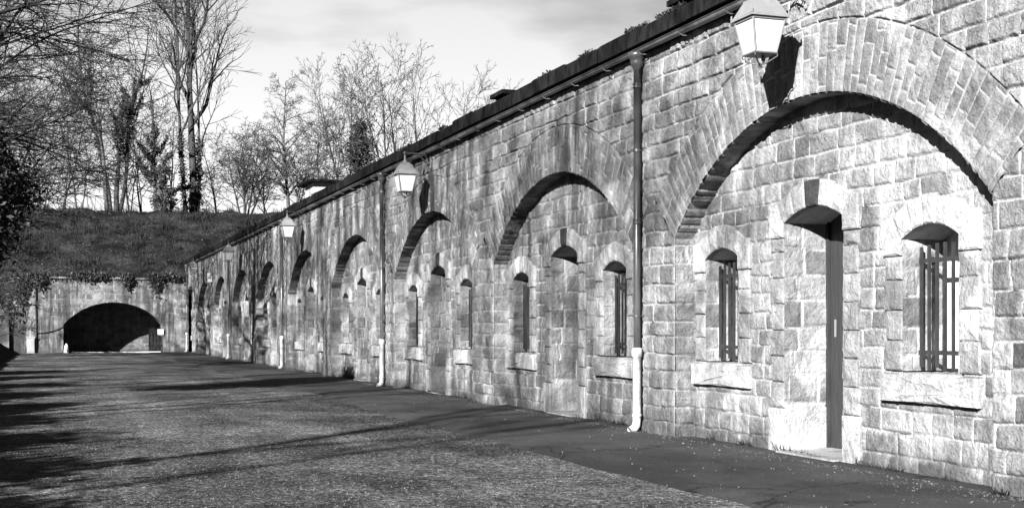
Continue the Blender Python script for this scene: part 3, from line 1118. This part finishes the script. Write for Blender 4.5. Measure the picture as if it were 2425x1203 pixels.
# fittings of the gate wall
t = MB(); px_ = -0.83
t.tube([(px_, END - 0.06, 0.0), (px_, END - 0.06, 3.8)], 0.035, 8)
pipe2 = t.build('conduit', M['iron'], smooth=True)
tag(pipe2, 'thin dark upright conduit on the gate wall left of the tunnel', 'conduit')
t = MB(); pts = [(px_, END - 0.08, 1.06), (-0.6, END - 0.08, 1.05), (-0.3, END - 0.08, 1.09), (0.05, END - 0.08, 1.18), (0.35, END - 0.08, 1.32), (0.52, END - 0.08, 1.43)]
t.tube(pts, 0.025, 6)
tag(t.build('cable', M['iron'], smooth=True), 'dark cable sagging from the conduit to the tunnel mouth', 'cable')
cb = empty('utility_cabinet', (-1.06, END, 0), label='low pale cabinet against the gate wall beside the conduit', cat='cabinet')
t = MB(); t.box(-1.27, -0.90, END - 0.20, END - 0.03, 0.0, 0.78); t.build('body', M['render'], cb)
t = MB(); t.box(-1.30, -0.87, END - 0.23, END - 0.03, 0.78, 0.84); t.build('top', M['render'], cb)
t = MB(); t.box(-1.24, -0.93, END - 0.215, END - 0.203, 0.06, 0.72); t.build('door', M['render'], cb)
gl = empty('added_gate_leaf', (5.3, END + 0.45, 0), label='dark boarded gate leaf added to keep the right of the tunnel mouth dark', cat='gate')
t = MB()  # dark boards added so that the right end of the tunnel stays black
for k in range(4):
    t.box(4.90 + k * 0.165, 4.90 + k * 0.165 + 0.158, END + 0.40, END + 0.44, 0.05, 1.28 + 0.05 * (k % 2))
t.build('boards', M['coping'], gl)
t = MB()
for z in (0.3, 1.05):
    t.box(4.88, 5.60, END + 0.441, END + 0.48, z, z + 0.1)
t.build('rails', M['coping'], gl)
sg_ = empty('sign', (5.5, END, 1.1), label='small white rectangular sign at the right edge of the tunnel mouth', cat='sign')
t = MB(); t.box(5.34, 5.64, END - 0.10, END - 0.07, 0.98, 1.24); t.build('panel', M['white'], sg_)
t = MB(); t.box(5.46, 5.50, END - 0.07, END + 0.02, 0.85, 1.24); t.build('post', M['iron'], sg_)
t = MB(); t.box(5.34, 5.64, END - 0.101, END - 0.068, 0.945, 0.962); t.build('lower_rail', M['white'], sg_)
bo = MB()
bo.lathe((0.68, END - 0.15, 0), [(0.14, 0), (0.13, 0.12), (0.09, 0.36), (0.05, 0.46), (0.0, 0.5)], 10)
tag(bo.build('guard_stone', M['white'], smooth=True), 'white pointed guard stone at the left foot of the tunnel mouth', 'guard stone')
kb = MB(); kb.box(0.9, 5.5, END - 0.05, END + 0.12, -0.02, 0.045)
tag(kb.build('kerb', M['white']), 'pale kerb across the foot of the tunnel mouth', 'kerb', kind='structure')
ns = empty('notice_board', (-2.5, END - 0.4, 0), label='low white board lying by the far doorway at the left edge', cat='board')
t = MB(); t.box(-2.75, -2.25, END - 0.42, END - 0.38, 0.12, 0.26); t.build('panel', M['white'], ns)
t = MB()
for a in (-2.7, -2.3):
    t2 = MB(); t2.box(a - 0.02, a + 0.02, END - 0.38, END - 0.34, -0.02, 0.24); t2.build('leg', M['iron'], ns)

# ------------------------------------------------------------------ trees
def rot_about(v, k, a):
    c_, s_ = math.cos(a), math.sin(a)
    d = v[0] * k[0] + v[1] * k[1] + v[2] * k[2]
    cx = (k[1] * v[2] - k[2] * v[1], k[2] * v[0] - k[0] * v[2], k[0] * v[1] - k[1] * v[0])
    return tuple(v[i] * c_ + cx[i] * s_ + k[i] * d * (1 - c_) for i in range(3))


def norm(v):
    l = math.sqrt(v[0] ** 2 + v[1] ** 2 + v[2] ** 2) + 1e-9
    return (v[0] / l, v[1] / l, v[2] / l)


def grow(rg, p, d, length, r, level, maxl, out, st):
    """one branch: a bending chain of segments that throws off side branches"""
    seg = st['seg'][min(level, len(st['seg']) - 1)]
    n = max(2, int(length / seg))
    step = length / n
    rmin = st['rmin']
    up = st['up'][min(level, len(st['up']) - 1)]
    wob = st['wob'][min(level, len(st['wob']) - 1)]
    nchild = st['kids'][min(level, len(st['kids']) - 1)] if level < maxl else 0
    start = st['start'][min(level, len(st['start']) - 1)]
    due = [start + (0.97 - start) * (k + rg.random() * 0.8) / max(1, nchild) for k in range(nchild)]
    q = 0
    az = rg.random() * 6.28
    taper = st.get('taper', 0.8)
    for k in range(n):
        t0, t1 = k / n, (k + 1) / n
        d = norm((d[0] + rg.gauss(0, wob), d[1] + rg.gauss(0, wob), d[2] + rg.gauss(0, wob) + up * step))
        p1 = (p[0] + d[0] * step, p[1] + d[1] * step, p[2] + d[2] * step)
        r0 = max(rmin, r * (1 - taper * t0)); r1 = max(rmin * 0.8, r * (1 - taper * t1))
        out.append((p, p1, r0, r1, level))
        while q < nchild and due[q] <= t1:
            az += 2.4 + rg.uniform(-0.5, 0.5)
            side = norm((math.cos(az), math.sin(az), 0.001))
            kx = norm((d[1] * side[2] - d[2] * side[1], d[2] * side[0] - d[0] * side[2], d[0] * side[1] - d[1] * side[0]))
            ang = R_(rg.uniform(*st['ang']))
            nd = rot_about(d, kx, ang)
            ll_ = length * rg.uniform(*st['ratio'][min(level, len(st['ratio']) - 1)]) * (1 - st['fall'] * t1)
            grow(rg, p1, nd, max(ll_, 0.25), max(rmin, min(r1 * 0.7, r * 0.55)), level + 1, maxl, out, st)
            q += 1
        p = p1


def segs_mesh(mb, segs, n):
    if not segs:
        return
    A = np.array([s[0] for s in segs]); B = np.array([s[1] for s in segs])
    r0 = np.array([s[2] for s in segs]); r1 = np.array([s[3] for s in segs])
    d = B - A; ln = np.linalg.norm(d, axis=1)[:, None] + 1e-9; d = d / ln
    ref = np.where(np.abs(d[:, 2:3]) > 0.8, np.array([[1.0, 0, 0]]), np.array([[0, 0, 1.0]]))
    a = np.cross(d, ref); a /= np.linalg.norm(a, axis=1)[:, None] + 1e-9
    b = np.cross(d, a)
    an = np.arange(n) * 2 * math.pi / n
    ca, sa = np.cos(an), np.sin(an)
    off = ca[None, :, None] * a[:, None, :] + sa[None, :, None] * b[:, None, :]
    V0 = A[:, None, :] - d[:, None, :] * 0.0 + off * r0[:, None, None]
    V1 = B[:, None, :] + d[:, None, :] * (r1[:, None, None] * 0.4) + off * r1[:, None, None]
    V = np.concatenate([V0, V1], 1).reshape(-1, 3)
    k = np.arange(len(segs))[:, None] * 2 * n
    j = np.arange(n)[None, :]
    jn = (j + 1) % n
    F = np.stack([k + j, k + jn, k + n + jn, k + n + j], -1).reshape(-1, 4)
    mb.add(V, F)


def leaves_mesh(mb, pts, size, rs, flat=0.0):
    n = len(pts)
    pts = np.asarray(pts)
    a = rs.normal(size=(n, 3)); a /= np.linalg.norm(a, axis=1)[:, None]
    b = np.cross(a, rs.normal(size=(n, 3))); b /= np.linalg.norm(b, axis=1)[:, None]
    s = size * rs.uniform(0.6, 1.4, (n, 1))
    if flat:
        a[:, 2] *= (1 - flat); b[:, 2] *= (1 - flat)
    V = np.stack([pts - a * s, pts + b * s * 0.55, pts + a * s, pts - b * s * 0.55], 1).reshape(-1, 3)
    F = np.arange(4 * n).reshape(n, 4)
    mb.add(V, F)


UPRIGHT = dict(seg=[0.7, 0.5, 0.35, 0.3], rmin=0.014, up=[0.03, 0.10, 0.06, 0.02], wob=[0.05, 0.10, 0.14, 0.18], kids=[11, 8, 6, 4], start=[0.35, 0.25, 0.2, 0.2], ang=(22, 48), ratio=[(0.38, 0.58), (0.40, 0.62), (0.4, 0.6)], fall=0.45)
BUSHY = dict(seg=[0.5, 0.4, 0.3, 0.25], rmin=0.013, up=[0.02, 0.05, 0.0, 0.0], wob=[0.07, 0.12, 0.16, 0.2], kids=[15, 9, 6, 4], start=[0.08, 0.15, 0.2, 0.2], ang=(32, 68), ratio=[(0.42, 0.62), (0.4, 0.6), (0.4, 0.6)], fall=0.45)
CONE = dict(seg=[0.6, 0.4, 0.3], rmin=0.013, up=[0.02, 0.10, 0.03], wob=[0.03, 0.09, 0.15], kids=[30, 9, 5], start=[0.12, 0.2, 0.2], ang=(38, 62), ratio=[(0.34, 0.46), (0.35, 0.55)], fall=0.75)
DROOP = dict(seg=[0.8, 0.5, 0.35, 0.3], rmin=0.0075, up=[0.0, -0.02, -0.11, -0.10], wob=[0.06, 0.08, 0.09, 0.11], kids=[20, 17, 10, 5], start=[0.2, 0.12, 0.1, 0.15], ang=(28, 66), ratio=[(0.40, 0.60), (0.32, 0.52), (0.4, 0.65)], fall=0.3)


def ground_z(x, y):
    if y > END:
        return float(ramp_z(np.array([float(x)]), np.array([float(y)]))[0])
    if x < -1.5:
        return float(bank_z(np.array([float(x)]), np.array([float(y)]))[0])
    return 0.0


def tree(name, x, y, stems, style, maxl, seed, label, cat='tree', group=None, pale=False, ivy=None, pods=0, z=None):
    """stems: (lean dx, dy, height, radius, base offset x, y)"""
    rg = random.Random(seed)
    z = ground_z(x, y) - 0.15 if z is None else z
    e = empty(name, (x, y, z), label=label, cat=cat, group=group)
    segs = []
    for (lx, ly, h, r, ox, oy) in stems:
        grow(rg, (x + ox, y + oy, z), norm((lx, ly, 1)), h, r, 0, maxl, segs, style)
    big = MB(); small = MB()
    segs_mesh(big, [s for s in segs if s[4] == 0 or s[2] > 0.05], 7)
    segs_mesh(small, [s for s in segs if not (s[4] == 0 or s[2] > 0.05)], 3)
    big.build('trunk', M['bark_pale' if pale else 'bark'], e, smooth=True)
    if small.n:
        small.build('crown', M['twig_pale' if pale else 'twig'], e)
    rs = np.random.RandomState(seed)
    if ivy:
        z0, z1, rad, cnt = ivy
        tr = [s for s in segs if s[4] <= 1 and s[2] > 0.04 and z + z0 < s[0][2] < z + z1]
        if tr:
            pts = []
            for _ in range(cnt):
                s = tr[rg.randrange(len(tr))]
                t_ = rg.random()
                f = 1 - 0.55 * max(0, (s[0][2] - z - z0) / (z1 - z0))
                clump = 0.5 + 0.9 * float(vnoise(np.array([s[0][2] * 1.4]), np.array([s[0][0] * 1.4]), seed)[0])
                pts.append([s[0][k] + (s[1][k] - s[0][k]) * t_ + rg.gauss(0, rad * f * clump * (0.5 if k < 2 else 0.5)) for k in range(3)])
            iv = MB(); leaves_mesh(iv, pts, 0.10, rs)
            iv.build('ivy', M['ivy'], e)
    if pods:
        tips = [s[1] for s in segs if s[4] >= 2]
        rg.shuffle(tips)
        pd = MB(); leaves_mesh(pd, np.array(tips[:pods]) - np.array([0, 0, 0.06]), 0.085, rs)
        pd.build('seed_pods', M['twig'], e)['kind'] = 'stuff'
    return e


def evergreen(name, x, y, z0, h, rad, seed, label, cnt, size=0.09, group=None, cat='tree', shape='cone', mat='leaf', zb=None):
    rg = random.Random(seed); rs = np.random.RandomState(seed)
    zg = ground_z(x, y) - 0.1 if zb is None else zb
    e = empty(name, (x, y, zg), label=label, cat=cat, group=group)
    t_ = MB(); t_.tube([(x, y, zg), (x + 0.05, y, zg + (z0 - zg) + h * 0.5), (x, y, z0 + h * 0.96)], [0.04 + 0.03 * rad, 0.03 + 0.02 * rad, 0.01], 7)
    t_.build('trunk', M['bark'], e, smooth=True)
    # clumps through the volume, gaps between them
    nc = int(26 + rad * 22)
    cl = []
    for _ in range(nc):
        t = rg.random()
        if shape == 'cone':
            rr_ = rad * (1.02 - t) ** 0.8
        else:
            rr_ = rad * math.sin(math.pi * (0.12 + 0.85 * t)) ** 0.7
        a = rg.random() * 6.28
        q = math.sqrt(rg.uniform(0.15, 1.0)) * rr_ * rg.uniform(0.8, 1.12)
        cl.append((x + q * math.cos(a), y + q * math.sin(a), z0 + t * h, rg.uniform(0.10, 0.30) * (0.5 + rad * 0.5)))
    pts = []
    for _ in range(cnt):
        c_ = cl[rg.randrange(nc)]
        pts.append((rg.gauss(c_[0], c_[3]), rg.gauss(c_[1], c_[3]), rg.gauss(c_[2], c_[3] * 0.7)))
    f = MB(); leaves_mesh(f, pts, size, rs, 0.2)
    f.build('crown', M[mat], e)
    # a few boughs
    b_ = MB()
    for c_ in cl[::3]:
        b_.tube([(x, y, c_[2] - 0.2 * rad), ((x + c_[0]) / 2, (y + c_[1]) / 2, c_[2] - 0.08), c_[:3]], [0.03, 0.02, 0.01], 4)
    b_.build('boughs', M['bark'], e)
    return e


# trees on the crest above the gate wall
tree('bare_tree', 8.9, 90.5, [(0.0, 0, 21.5, 0.28, 0, 0), (-0.10, 0, 18, 0.14, -0.35, 0.1), (0.09, 0.1, 15.5, 0.11, 0.35, 0.1)], dict(UPRIGHT, wob=[0.022, .09, .13, .18], kids=[14, 9, 6, 4], start=[0.28, 0.25, 0.2, 0.2], ang=(16, 40)), 3, 3,
     'tallest bare tree with several upright stems on the crest, its top cut by the frame', group='bare trees on the crest of the rampart', ivy=(0.2, 5.2, 0.34, 2600))
tree('bare_tree', 4.0, 90, [(0.0, 0, 8.0, 0.20, 0, 0), (-0.10, 0, 14, 0.15, -0.35, 0), (0.22, 0, 13.5, 0.15, 0.1, 0)], dict(UPRIGHT, start=[0.42, 0.25, 0.2, 0.2], kids=[9, 8, 6, 4]), 3, 12,
     'bare forked tree with an ivy wrapped trunk, second tall tree left of the tallest', group='bare trees on the crest of the rampart', ivy=(3.0, 9.5, 0.36, 4200))
tree('bare_tree', 3.3, 88, [(-0.05, 0, 9.5, 0.16, 0, 0)], dict(UPRIGHT, start=[0.4, .25, .2, .2]), 3, 21,
     'bare tree with a short pale leaning trunk in front of the forked tree', group='bare trees on the crest of the rampart', pale=True)
tree('bare_tree', 6.4, 89.5, [(0.02, 0, 9.0, 0.13, 0, 0)], BUSHY, 2, 33,
     'slim bare tree with an ivy column around its trunk, left of the tallest tree', group='bare trees on the crest of the rampart', ivy=(0.2, 5.6, 0.3, 3000))
evergreen('ivy_stump', 6.9, 88.0, 8.4, 3.2, 0.6, 44, 'dark ivy covered stump at the left foot of the tallest tree', 2600, 0.10, cat='ivy', shape='oval', mat='ivy')
tree('bare_bush', 12.5, 91, [(0.05, 0, 5.6, 0.10, 0, 0), (-0.35, 0, 5.0, 0.08, -0.2, 0), (0.4, 0, 4.8, 0.08, 0.2, 0), (0.15, 0, 5.6, 0.08, 0.1, 0.3), (-0.15, 0, 5.4, 0.08, 0, 0.3)], BUSHY, 3, 55,
     'dense rounded bare bush between the tallest tree and the conical tree', 'bush')
tree('bare_tree', 15.4, 90.5, [(0.0, 0, 10.4, 0.15, 0, 0), (0.10, 0, 7.5, 0.09, 0.3, 0)], CONE, 3, 66,
     'bare conical tree with a pointed top, left of the white chimney', group='bare trees on the crest of the rampart', pale=True)
tree('bare_bush', 17.6, 91, [(0.1, 0, 7.0, 0.10, 0, 0), (-0.2, 0, 6.2, 0.08, -0.2, 0), (0.3, 0, 6.0, 0.08, 0.3, 0)], BUSHY, 3, 77,
     'spreading bare bush right behind the white chimney', 'bush')
evergreen('evergreen_tree', 20.4, 90.5, 8.0, 7.6, 1.75, 88, 'dark narrow evergreen conifer standing above the arcade coping', 15000, 0.10)
tree('bare_tree', 19.6, 92, [(-0.12, 0, 9.5, 0.10, 0, 0), (0.03, 0, 10.2, 0.10, 0.3, 0)], UPRIGHT, 3, 99,
     'slender twin stemmed bare tree just left of the dark evergreen', group='bare trees on the crest of the rampart', pale=True)
tree('bare_tree', 22.6, 90, [(-0.26, 0, 9.6, 0.10, -0.3, 0), (-0.02, 0, 10.2, 0.11, 0, 0), (0.16, 0, 9.6, 0.10, 0.3, 0), (-0.12, 0.1, 9.2, 0.09, 0, 0.3)], dict(UPRIGHT, kids=[9, 7, 5, 3], start=[0.25, .25, .2, .2]), 3, 111,
     'bare multi stemmed tree hung with seed pods, right of the dark evergreen', group='bare trees on the crest of the rampart', pods=420)
tree('bare_tree', 26.0, 91, [(-0.06, 0, 11.0, 0.11, 0, 0), (0.12, 0, 10.2, 0.10, 0.3, 0)], dict(UPRIGHT, kids=[10, 8, 5, 3], start=[0.2, .25, .2, .2]), 3, 122,
     'bare tree with fine upright twigs, right of the one with seed pods', group='bare trees on the crest of the rampart', pale=True)
tree('bare_tree', 28.9, 91, [(0.02, 0, 9.8, 0.09, 0, 0), (-0.12, 0, 8.0, 0.07, -0.2, 0)], dict(UPRIGHT, kids=[7, 5, 4, 3], start=[0.3, .25, .2, .2]), 3, 133,
     'thin bare tree rising above the coping, second from the right', group='bare trees on the crest of the rampart', pale=True)
tree('bare_tree', 31.2, 91, [(0.03, 0, 8.6, 0.07, 0, 0)], dict(UPRIGHT, kids=[6, 5, 3, 3]), 3, 144,
     'rightmost bare tree, only its twigs show above the dark vent', group='bare trees on the crest of the rampart', pale=True)
sap = [(0.6, 89, 7.5), (1.6, 90.5, 9), (4.9, 93, 9.5), (5.6, 91.5, 8.5), (7.6, 93, 8.0), (10.6, 92, 5.5), (-0.8, 90, 9.5), (14.2, 93, 5.5), (16.6, 94, 6)]
for k, (x, y, h) in enumerate(sap):
    tree('bare_sapling', x, y, [(random.Random(k).uniform(-.1, .1), 0, h, 0.07, 0, 0), (random.Random(k + 9).uniform(-.2, .2), 0, h * 0.8, 0.05, 0.15, 0)], dict(BUSHY, kids=[11, 6, 4, 3]), 3, 200 + k,
         'thin bare sapling in the thicket among the taller trees on the crest', 'sapling', 'saplings in the thicket on the crest', pale=bool(k % 2))

# trees along the left bank, overhanging the yard
tree('overhanging_tree', -4.6, 38, [(0.06, 0.0, 15, 0.20, 0, 0), (0.26, 0.05, 13, 0.13, 0.3, 0.2)], dict(DROOP), 3, 301,
     'large bare tree at the left edge whose fine drooping branches fill the upper corner', group='bare trees on the left bank')
tree('overhanging_tree', -3.4, 55, [(0.05, 0.0, 13, 0.17, 0, 0), (0.28, 0.0, 11, 0.11, 0.3, 0)], dict(DROOP, rmin=0.011), 3, 312,
     'bare tree farther along the left bank, its branches tangled before the rampart slope', group='bare trees on the left bank')
evergreen('holly_tree', -1.85, 25, 2.55, 2.5, 1.35, 404, 'black evergreen holly mass at the left edge under the bare branches', 30000, 0.06, shape='oval')
for k, (x, y, h, r) in enumerate([(-2.6, 62, 3.6, 1.5), (-3.4, 67.5, 2.6, 1.7)]):
    tree('bank_shrub', x, y, [(0.3, 0, h, 0.05, 0, 0), (-0.3, 0, h, 0.05, 0, 0), (0.1, 0.4, h * .9, 0.05, 0, 0), (0.5, -0.3, h * .9, 0.04, 0, 0)], dict(BUSHY, kids=[12, 8, 5, 3], rmin=0.012), 3, 420 + k,
         ['tangled bare shrub on the left bank before the far doorway', 'bushy bare shrub against the set-back wall at the far left'][k], 'shrub')
# trees on the bank beside and behind the camera, whose shadows fall on wall and yard
for k, (x, y, h, s_) in enumerate([(-17.0, -3.5, 22, 501), (-19.0, 3.5, 23, 512), (-16.5, 14.5, 21, 523), (-19.0, 22, 22, 534), (-17.5, 33, 21, 545)]):
    tree('bank_tree', x, y, [(0.04, 0.02, h, 0.13, 0, 0), (0.15, -0.1, h * 0.85, 0.08, 0.3, 0.1)], dict(UPRIGHT, rmin=0.019, kids=[14, 8, 5, 3], start=[0.3, .25, .2, .2], ang=(25, 55)), 3, s_,
         'bare tree on the left bank beside the yard, casting branch shadows on the wall', group='shadow casting trees on the left bank')
for k, (x, y) in enumerate([(-8.3, 0.6), (-8.4, 3.4), (-8.2, 6.2), (-8.0, 9.4), (-8.3, 12.6), (-7.9, 16.2), (-8.2, 20.5), (-7.9, 25), (-8.1, 30), (-7.9, 35)]):  # row of unseen bushes added to shade the left of the yard
    evergreen('shade_bush', x, y, 2.4, 1.9, 1.45, 601 + k, 'evergreen bush added out of view on the left bank to shade the yard', 6000, 0.12, shape='oval', cat='bush', group='unseen bushes added on the left bank for shade')

# ivy hanging over the gate wall
for k, (x, w_, dn) in enumerate([(-0.75, 0.6, 0.40), (-1.6, 0.7, 1.2), (1.9, 0.9, 0.10), (3.75, 0.30, 0.30), (5.2, 0.34, 0.40), (6.0, 0.8, 0.10)]):
    rs = np.random.RandomState(700 + k)
    n = max(900, int(1500 * w_))
    px2 = rs.normal(x, w_ * 0.42, n)
    dep = np.abs(rs.normal(0, 1, n)) * dn * (0.3 + 0.9 * vnoise(px2 * 3.5, px2 * 0, 9 + k))
    pts = np.c_[px2, END - 0.12 - np.abs(rs.normal(0, 0.09, n)), GTOP + 0.22 - dep + rs.normal(0, 0.08, n)]
    mb = MB(); leaves_mesh(mb, pts, 0.07, rs)
    tag(mb.build('ivy_clump', M['ivy']), ['dark ivy spilling over the gate wall above the conduit', 'dark ivy curtain at the left corner of the gate wall', 'thin ivy fringe on the gate wall top left of the tunnel crown',
        'small ivy tuft on the gate wall top right of the tunnel crown', 'ragged ivy tuft hanging on the gate wall near the right side of the tunnel', 'last ivy fringe on the gate wall beside the arcade corner'][k], 'ivy', 'ivy on the gate wall')

# ------------------------------------------------------------------ ground cover
rs = np.random.RandomState(5)
# leaf litter and rough grass on the rampart slope
n = 7000
x = rs.uniform(-8, 20, n); y = END + 0.3 + 14.0 * rs.uniform(0, 1, n) ** 1.2
keep = fbm(x * 0.8, y * 0.8, 91) > 0.36
x, y = x[keep], y[keep]
pts = np.c_[x, y, ramp_z(x, y) + 0.03]
mb = MB(); leaves_mesh(mb, pts, 0.05, rs, 0.45)
tag(mb.build('slope_litter', M['litter']), 'fallen leaves scattered over the dark rampart slope', 'leaf litter', kind='stuff')
n = 45000
x = rs.uniform(-8, 20, n); y = END + 0.3 + 14.0 * rs.uniform(0, 1, n)
z = ramp_z(x, y)
h = rs.uniform(0.06, 0.28, n) * (0.3 + 2.6 * sstep(0.46, 0.62, fbm(x * .9, y * .9, 77)))
fr_ = np.arange(n) < 5000
y = np.where(fr_, END - 0.08 + rs.uniform(0, 0.3, n), y); x = np.where(fr_, rs.uniform(-1.4, 6.9, n), x); z = np.where(fr_, GTOP + 0.08, z); h = np.where(fr_, rs.uniform(-0.30, 0.22, n) * (0.3 + 1.2 * vnoise(x * 1.7, x * 0, 13)), h)
a = rs.uniform(0, 6.28, n)
w = 0.02
dx, dy = np.cos(a) * w, np.sin(a) * w
lx, ly = rs.normal(0, .12, n), rs.normal(0, .12, n)
V = np.stack([np.c_[x - dx, y - dy, z - 0.03], np.c_[x + dx, y + dy, z - 0.03], np.c_[x + lx, y + ly, z + h]], 1).reshape(-1, 3)
mb = MB(); mb.add(V, np.arange(3 * n).reshape(n, 3))
tag(mb.build('slope_grass', M['grass']), 'rough winter grass on the rampart slope', 'grass', kind='stuff')
# coarse gravel bedded in the yard
n = 26000
x = rs.uniform(-1.4, 4.7, n); y = 6.5 + 30 * rs.uniform(0, 1, n) ** 1.7
sz = rs.uniform(0.005, 0.015, n) ; ph = rs.uniform(0, 6.28, n)
gz = 0.035 * (fbm(x * 0.6, y * 0.35, 4) - 0.45) - 0.006
V = [np.c_[x + np.cos(ph + k * 1.5708) * sz * rs.uniform(0.7, 1.4, n), y + np.sin(ph + k * 1.5708) * sz * rs.uniform(0.7, 1.4, n), gz - 0.006] for k in range(4)]
V += [np.c_[x + rs.normal(0, .3, n) * sz, y + rs.normal(0, .3, n) * sz, gz + sz * rs.uniform(0.35, 0.8, n)]]
base = np.arange(n)[:, None] * 5
F = np.concatenate([np.c_[base + k, base + (k + 1) % 4, base + 4] for k in range(4)])
mb = MB(); mb.add(np.stack(V, 1).reshape(-1, 3), F)
M['gravel'] = mat_simple('yard_gravel', 0.11, 0.9, 0.15, 0.75, 13)
tag(mb.build('gravel', M['gravel']), 'coarse gravel bedded in the surface of the yard', 'gravel', kind='stuff')
# pebbles, leaves and specks on yard and pavement
n = 700
x = rs.uniform(-1.5, D - 0.05, n); y = 7.0 + 38 * rs.uniform(0, 1, n) ** 1.6
pts = np.c_[x, y, np.where(x > 4.9, 0.03, 0.018)]
mb = MB()
sz = rs.uniform(0.003, 0.009, n)
mb2 = []
ph = rs.uniform(0, 6.28, n)
V = []
for k in range(5):
    an = ph + k * 2 * math.pi / 5
    rr = sz * rs.uniform(0.7, 1.3, n)
    V.append(np.c_[x + np.cos(an) * rr, y + np.sin(an) * rr, pts[:, 2] - 0.012])
V.append(np.c_[x, y, pts[:, 2] + sz * 0.6])
V = np.stack(V, 1).reshape(-1, 3)
base = np.arange(n)[:, None] * 6
F = np.concatenate([np.c_[base + k, base + (k + 1) % 5, base + 5] for k in range(5)])
mb.add(V, F)
tag(mb.build('pebbles', M['gravel']), 'loose pebbles scattered over the yard and pavement', 'pebbles', kind='stuff')
n = 170
x = rs.uniform(-1.2, D - 0.08, n); x[:140] = rs.uniform(5.0, D - 0.1, 140); y = 8.0 + 26 * rs.uniform(0, 1, n) ** 1.5
mb = MB(); leaves_mesh(mb, np.c_[x, y, np.where(x > 4.9, 0.036, 0.03)], 0.014, rs, 0.7)
M['pale_leaf'] = mat_simple('pale_leaf', 0.28, 0.8, 0.1, 0.8, 15)
tag(mb.build('fallen_leaves', M['pale_leaf']), 'small pale fallen leaves lying on the asphalt', 'leaves', kind='stuff')
# weeds along the foot of the wall
n = 5000
y = 7.9 + 45 * rs.uniform(0, 1, n) ** 1.8
keep = vnoise(y * 2.3, y * 0, 66) > 0.58
y = y[keep]; n = len(y)
ph_ = np.abs(((y - C1 + BAY / 2) % BAY) - BAY / 2) > HALF
x = np.where(ph_, D - 0.02, D + REC - 0.02) - np.abs(rs.normal(0, .03, n))
h = rs.uniform(0.02, 0.10, n) * (0.5 + vnoise(y * 3.1, y * 0, 5))
a = rs.uniform(0, 6.28, n)
lx, ly = rs.normal(-0.04, .04, n), rs.normal(0, .05, n)
V = np.stack([np.c_[x - 0.009 * np.cos(a), y - 0.006 * np.sin(a), 0 * x], np.c_[x + 0.009 * np.cos(a), y + 0.006 * np.sin(a), 0 * x], np.c_[x + lx, y + ly, h]], 1).reshape(-1, 3)
mb = MB(); mb.add(V, np.arange(3 * n).reshape(n, 3))
tag(mb.build('wall_weeds', M['grass']), 'thin weeds and grass along the foot of the arcade', 'weeds', kind='stuff')
# grit that collects against the wall
n = 2200
y = 7.9 + 34 * rs.uniform(0, 1, n) ** 1.6
x = D - 0.03 - rs.exponential(0.16, n) * (0.3 + vnoise(y * 1.6, y * 0, 41))
sz = rs.uniform(0.004, 0.013, n); ph = rs.uniform(0, 6.28, n)
V = [np.c_[x + np.cos(ph + k * 1.5708) * sz * rs.uniform(0.7, 1.4, n), y + np.sin(ph + k * 1.5708) * sz * rs.uniform(0.7, 1.4, n), 0 * x + 0.018] for k in range(4)]
V += [np.c_[x, y, 0.022 + sz * rs.uniform(0.35, 0.9, n)]]
base = np.arange(n)[:, None] * 5
F = np.concatenate([np.c_[base + k, base + (k + 1) % 4, base + 4] for k in range(4)])
mb = MB(); mb.add(np.stack(V, 1).reshape(-1, 3), F)
tag(mb.build('grit', M['gravel']), 'loose grit and crumbs gathered along the foot of the wall', 'grit', kind='stuff')
# moss on the coping
n = 9000
y = 7 + 50 * rs.uniform(0, 1, n) ** 1.4
keep = vnoise(y * 1.9, y * 0, 97) > 0.5
y = y[keep]; n = len(y)
x = D - 0.19 + np.abs(rs.normal(0, 0.06, n))
mb = MB(); leaves_mesh(mb, np.c_[x, y, 4.965 + np.abs(rs.normal(0, 0.022, n))], 0.026, rs)
tag(mb.build('moss', M['ivy']), 'moss cushions growing along the edge of the dark coping', 'moss', kind='stuff')
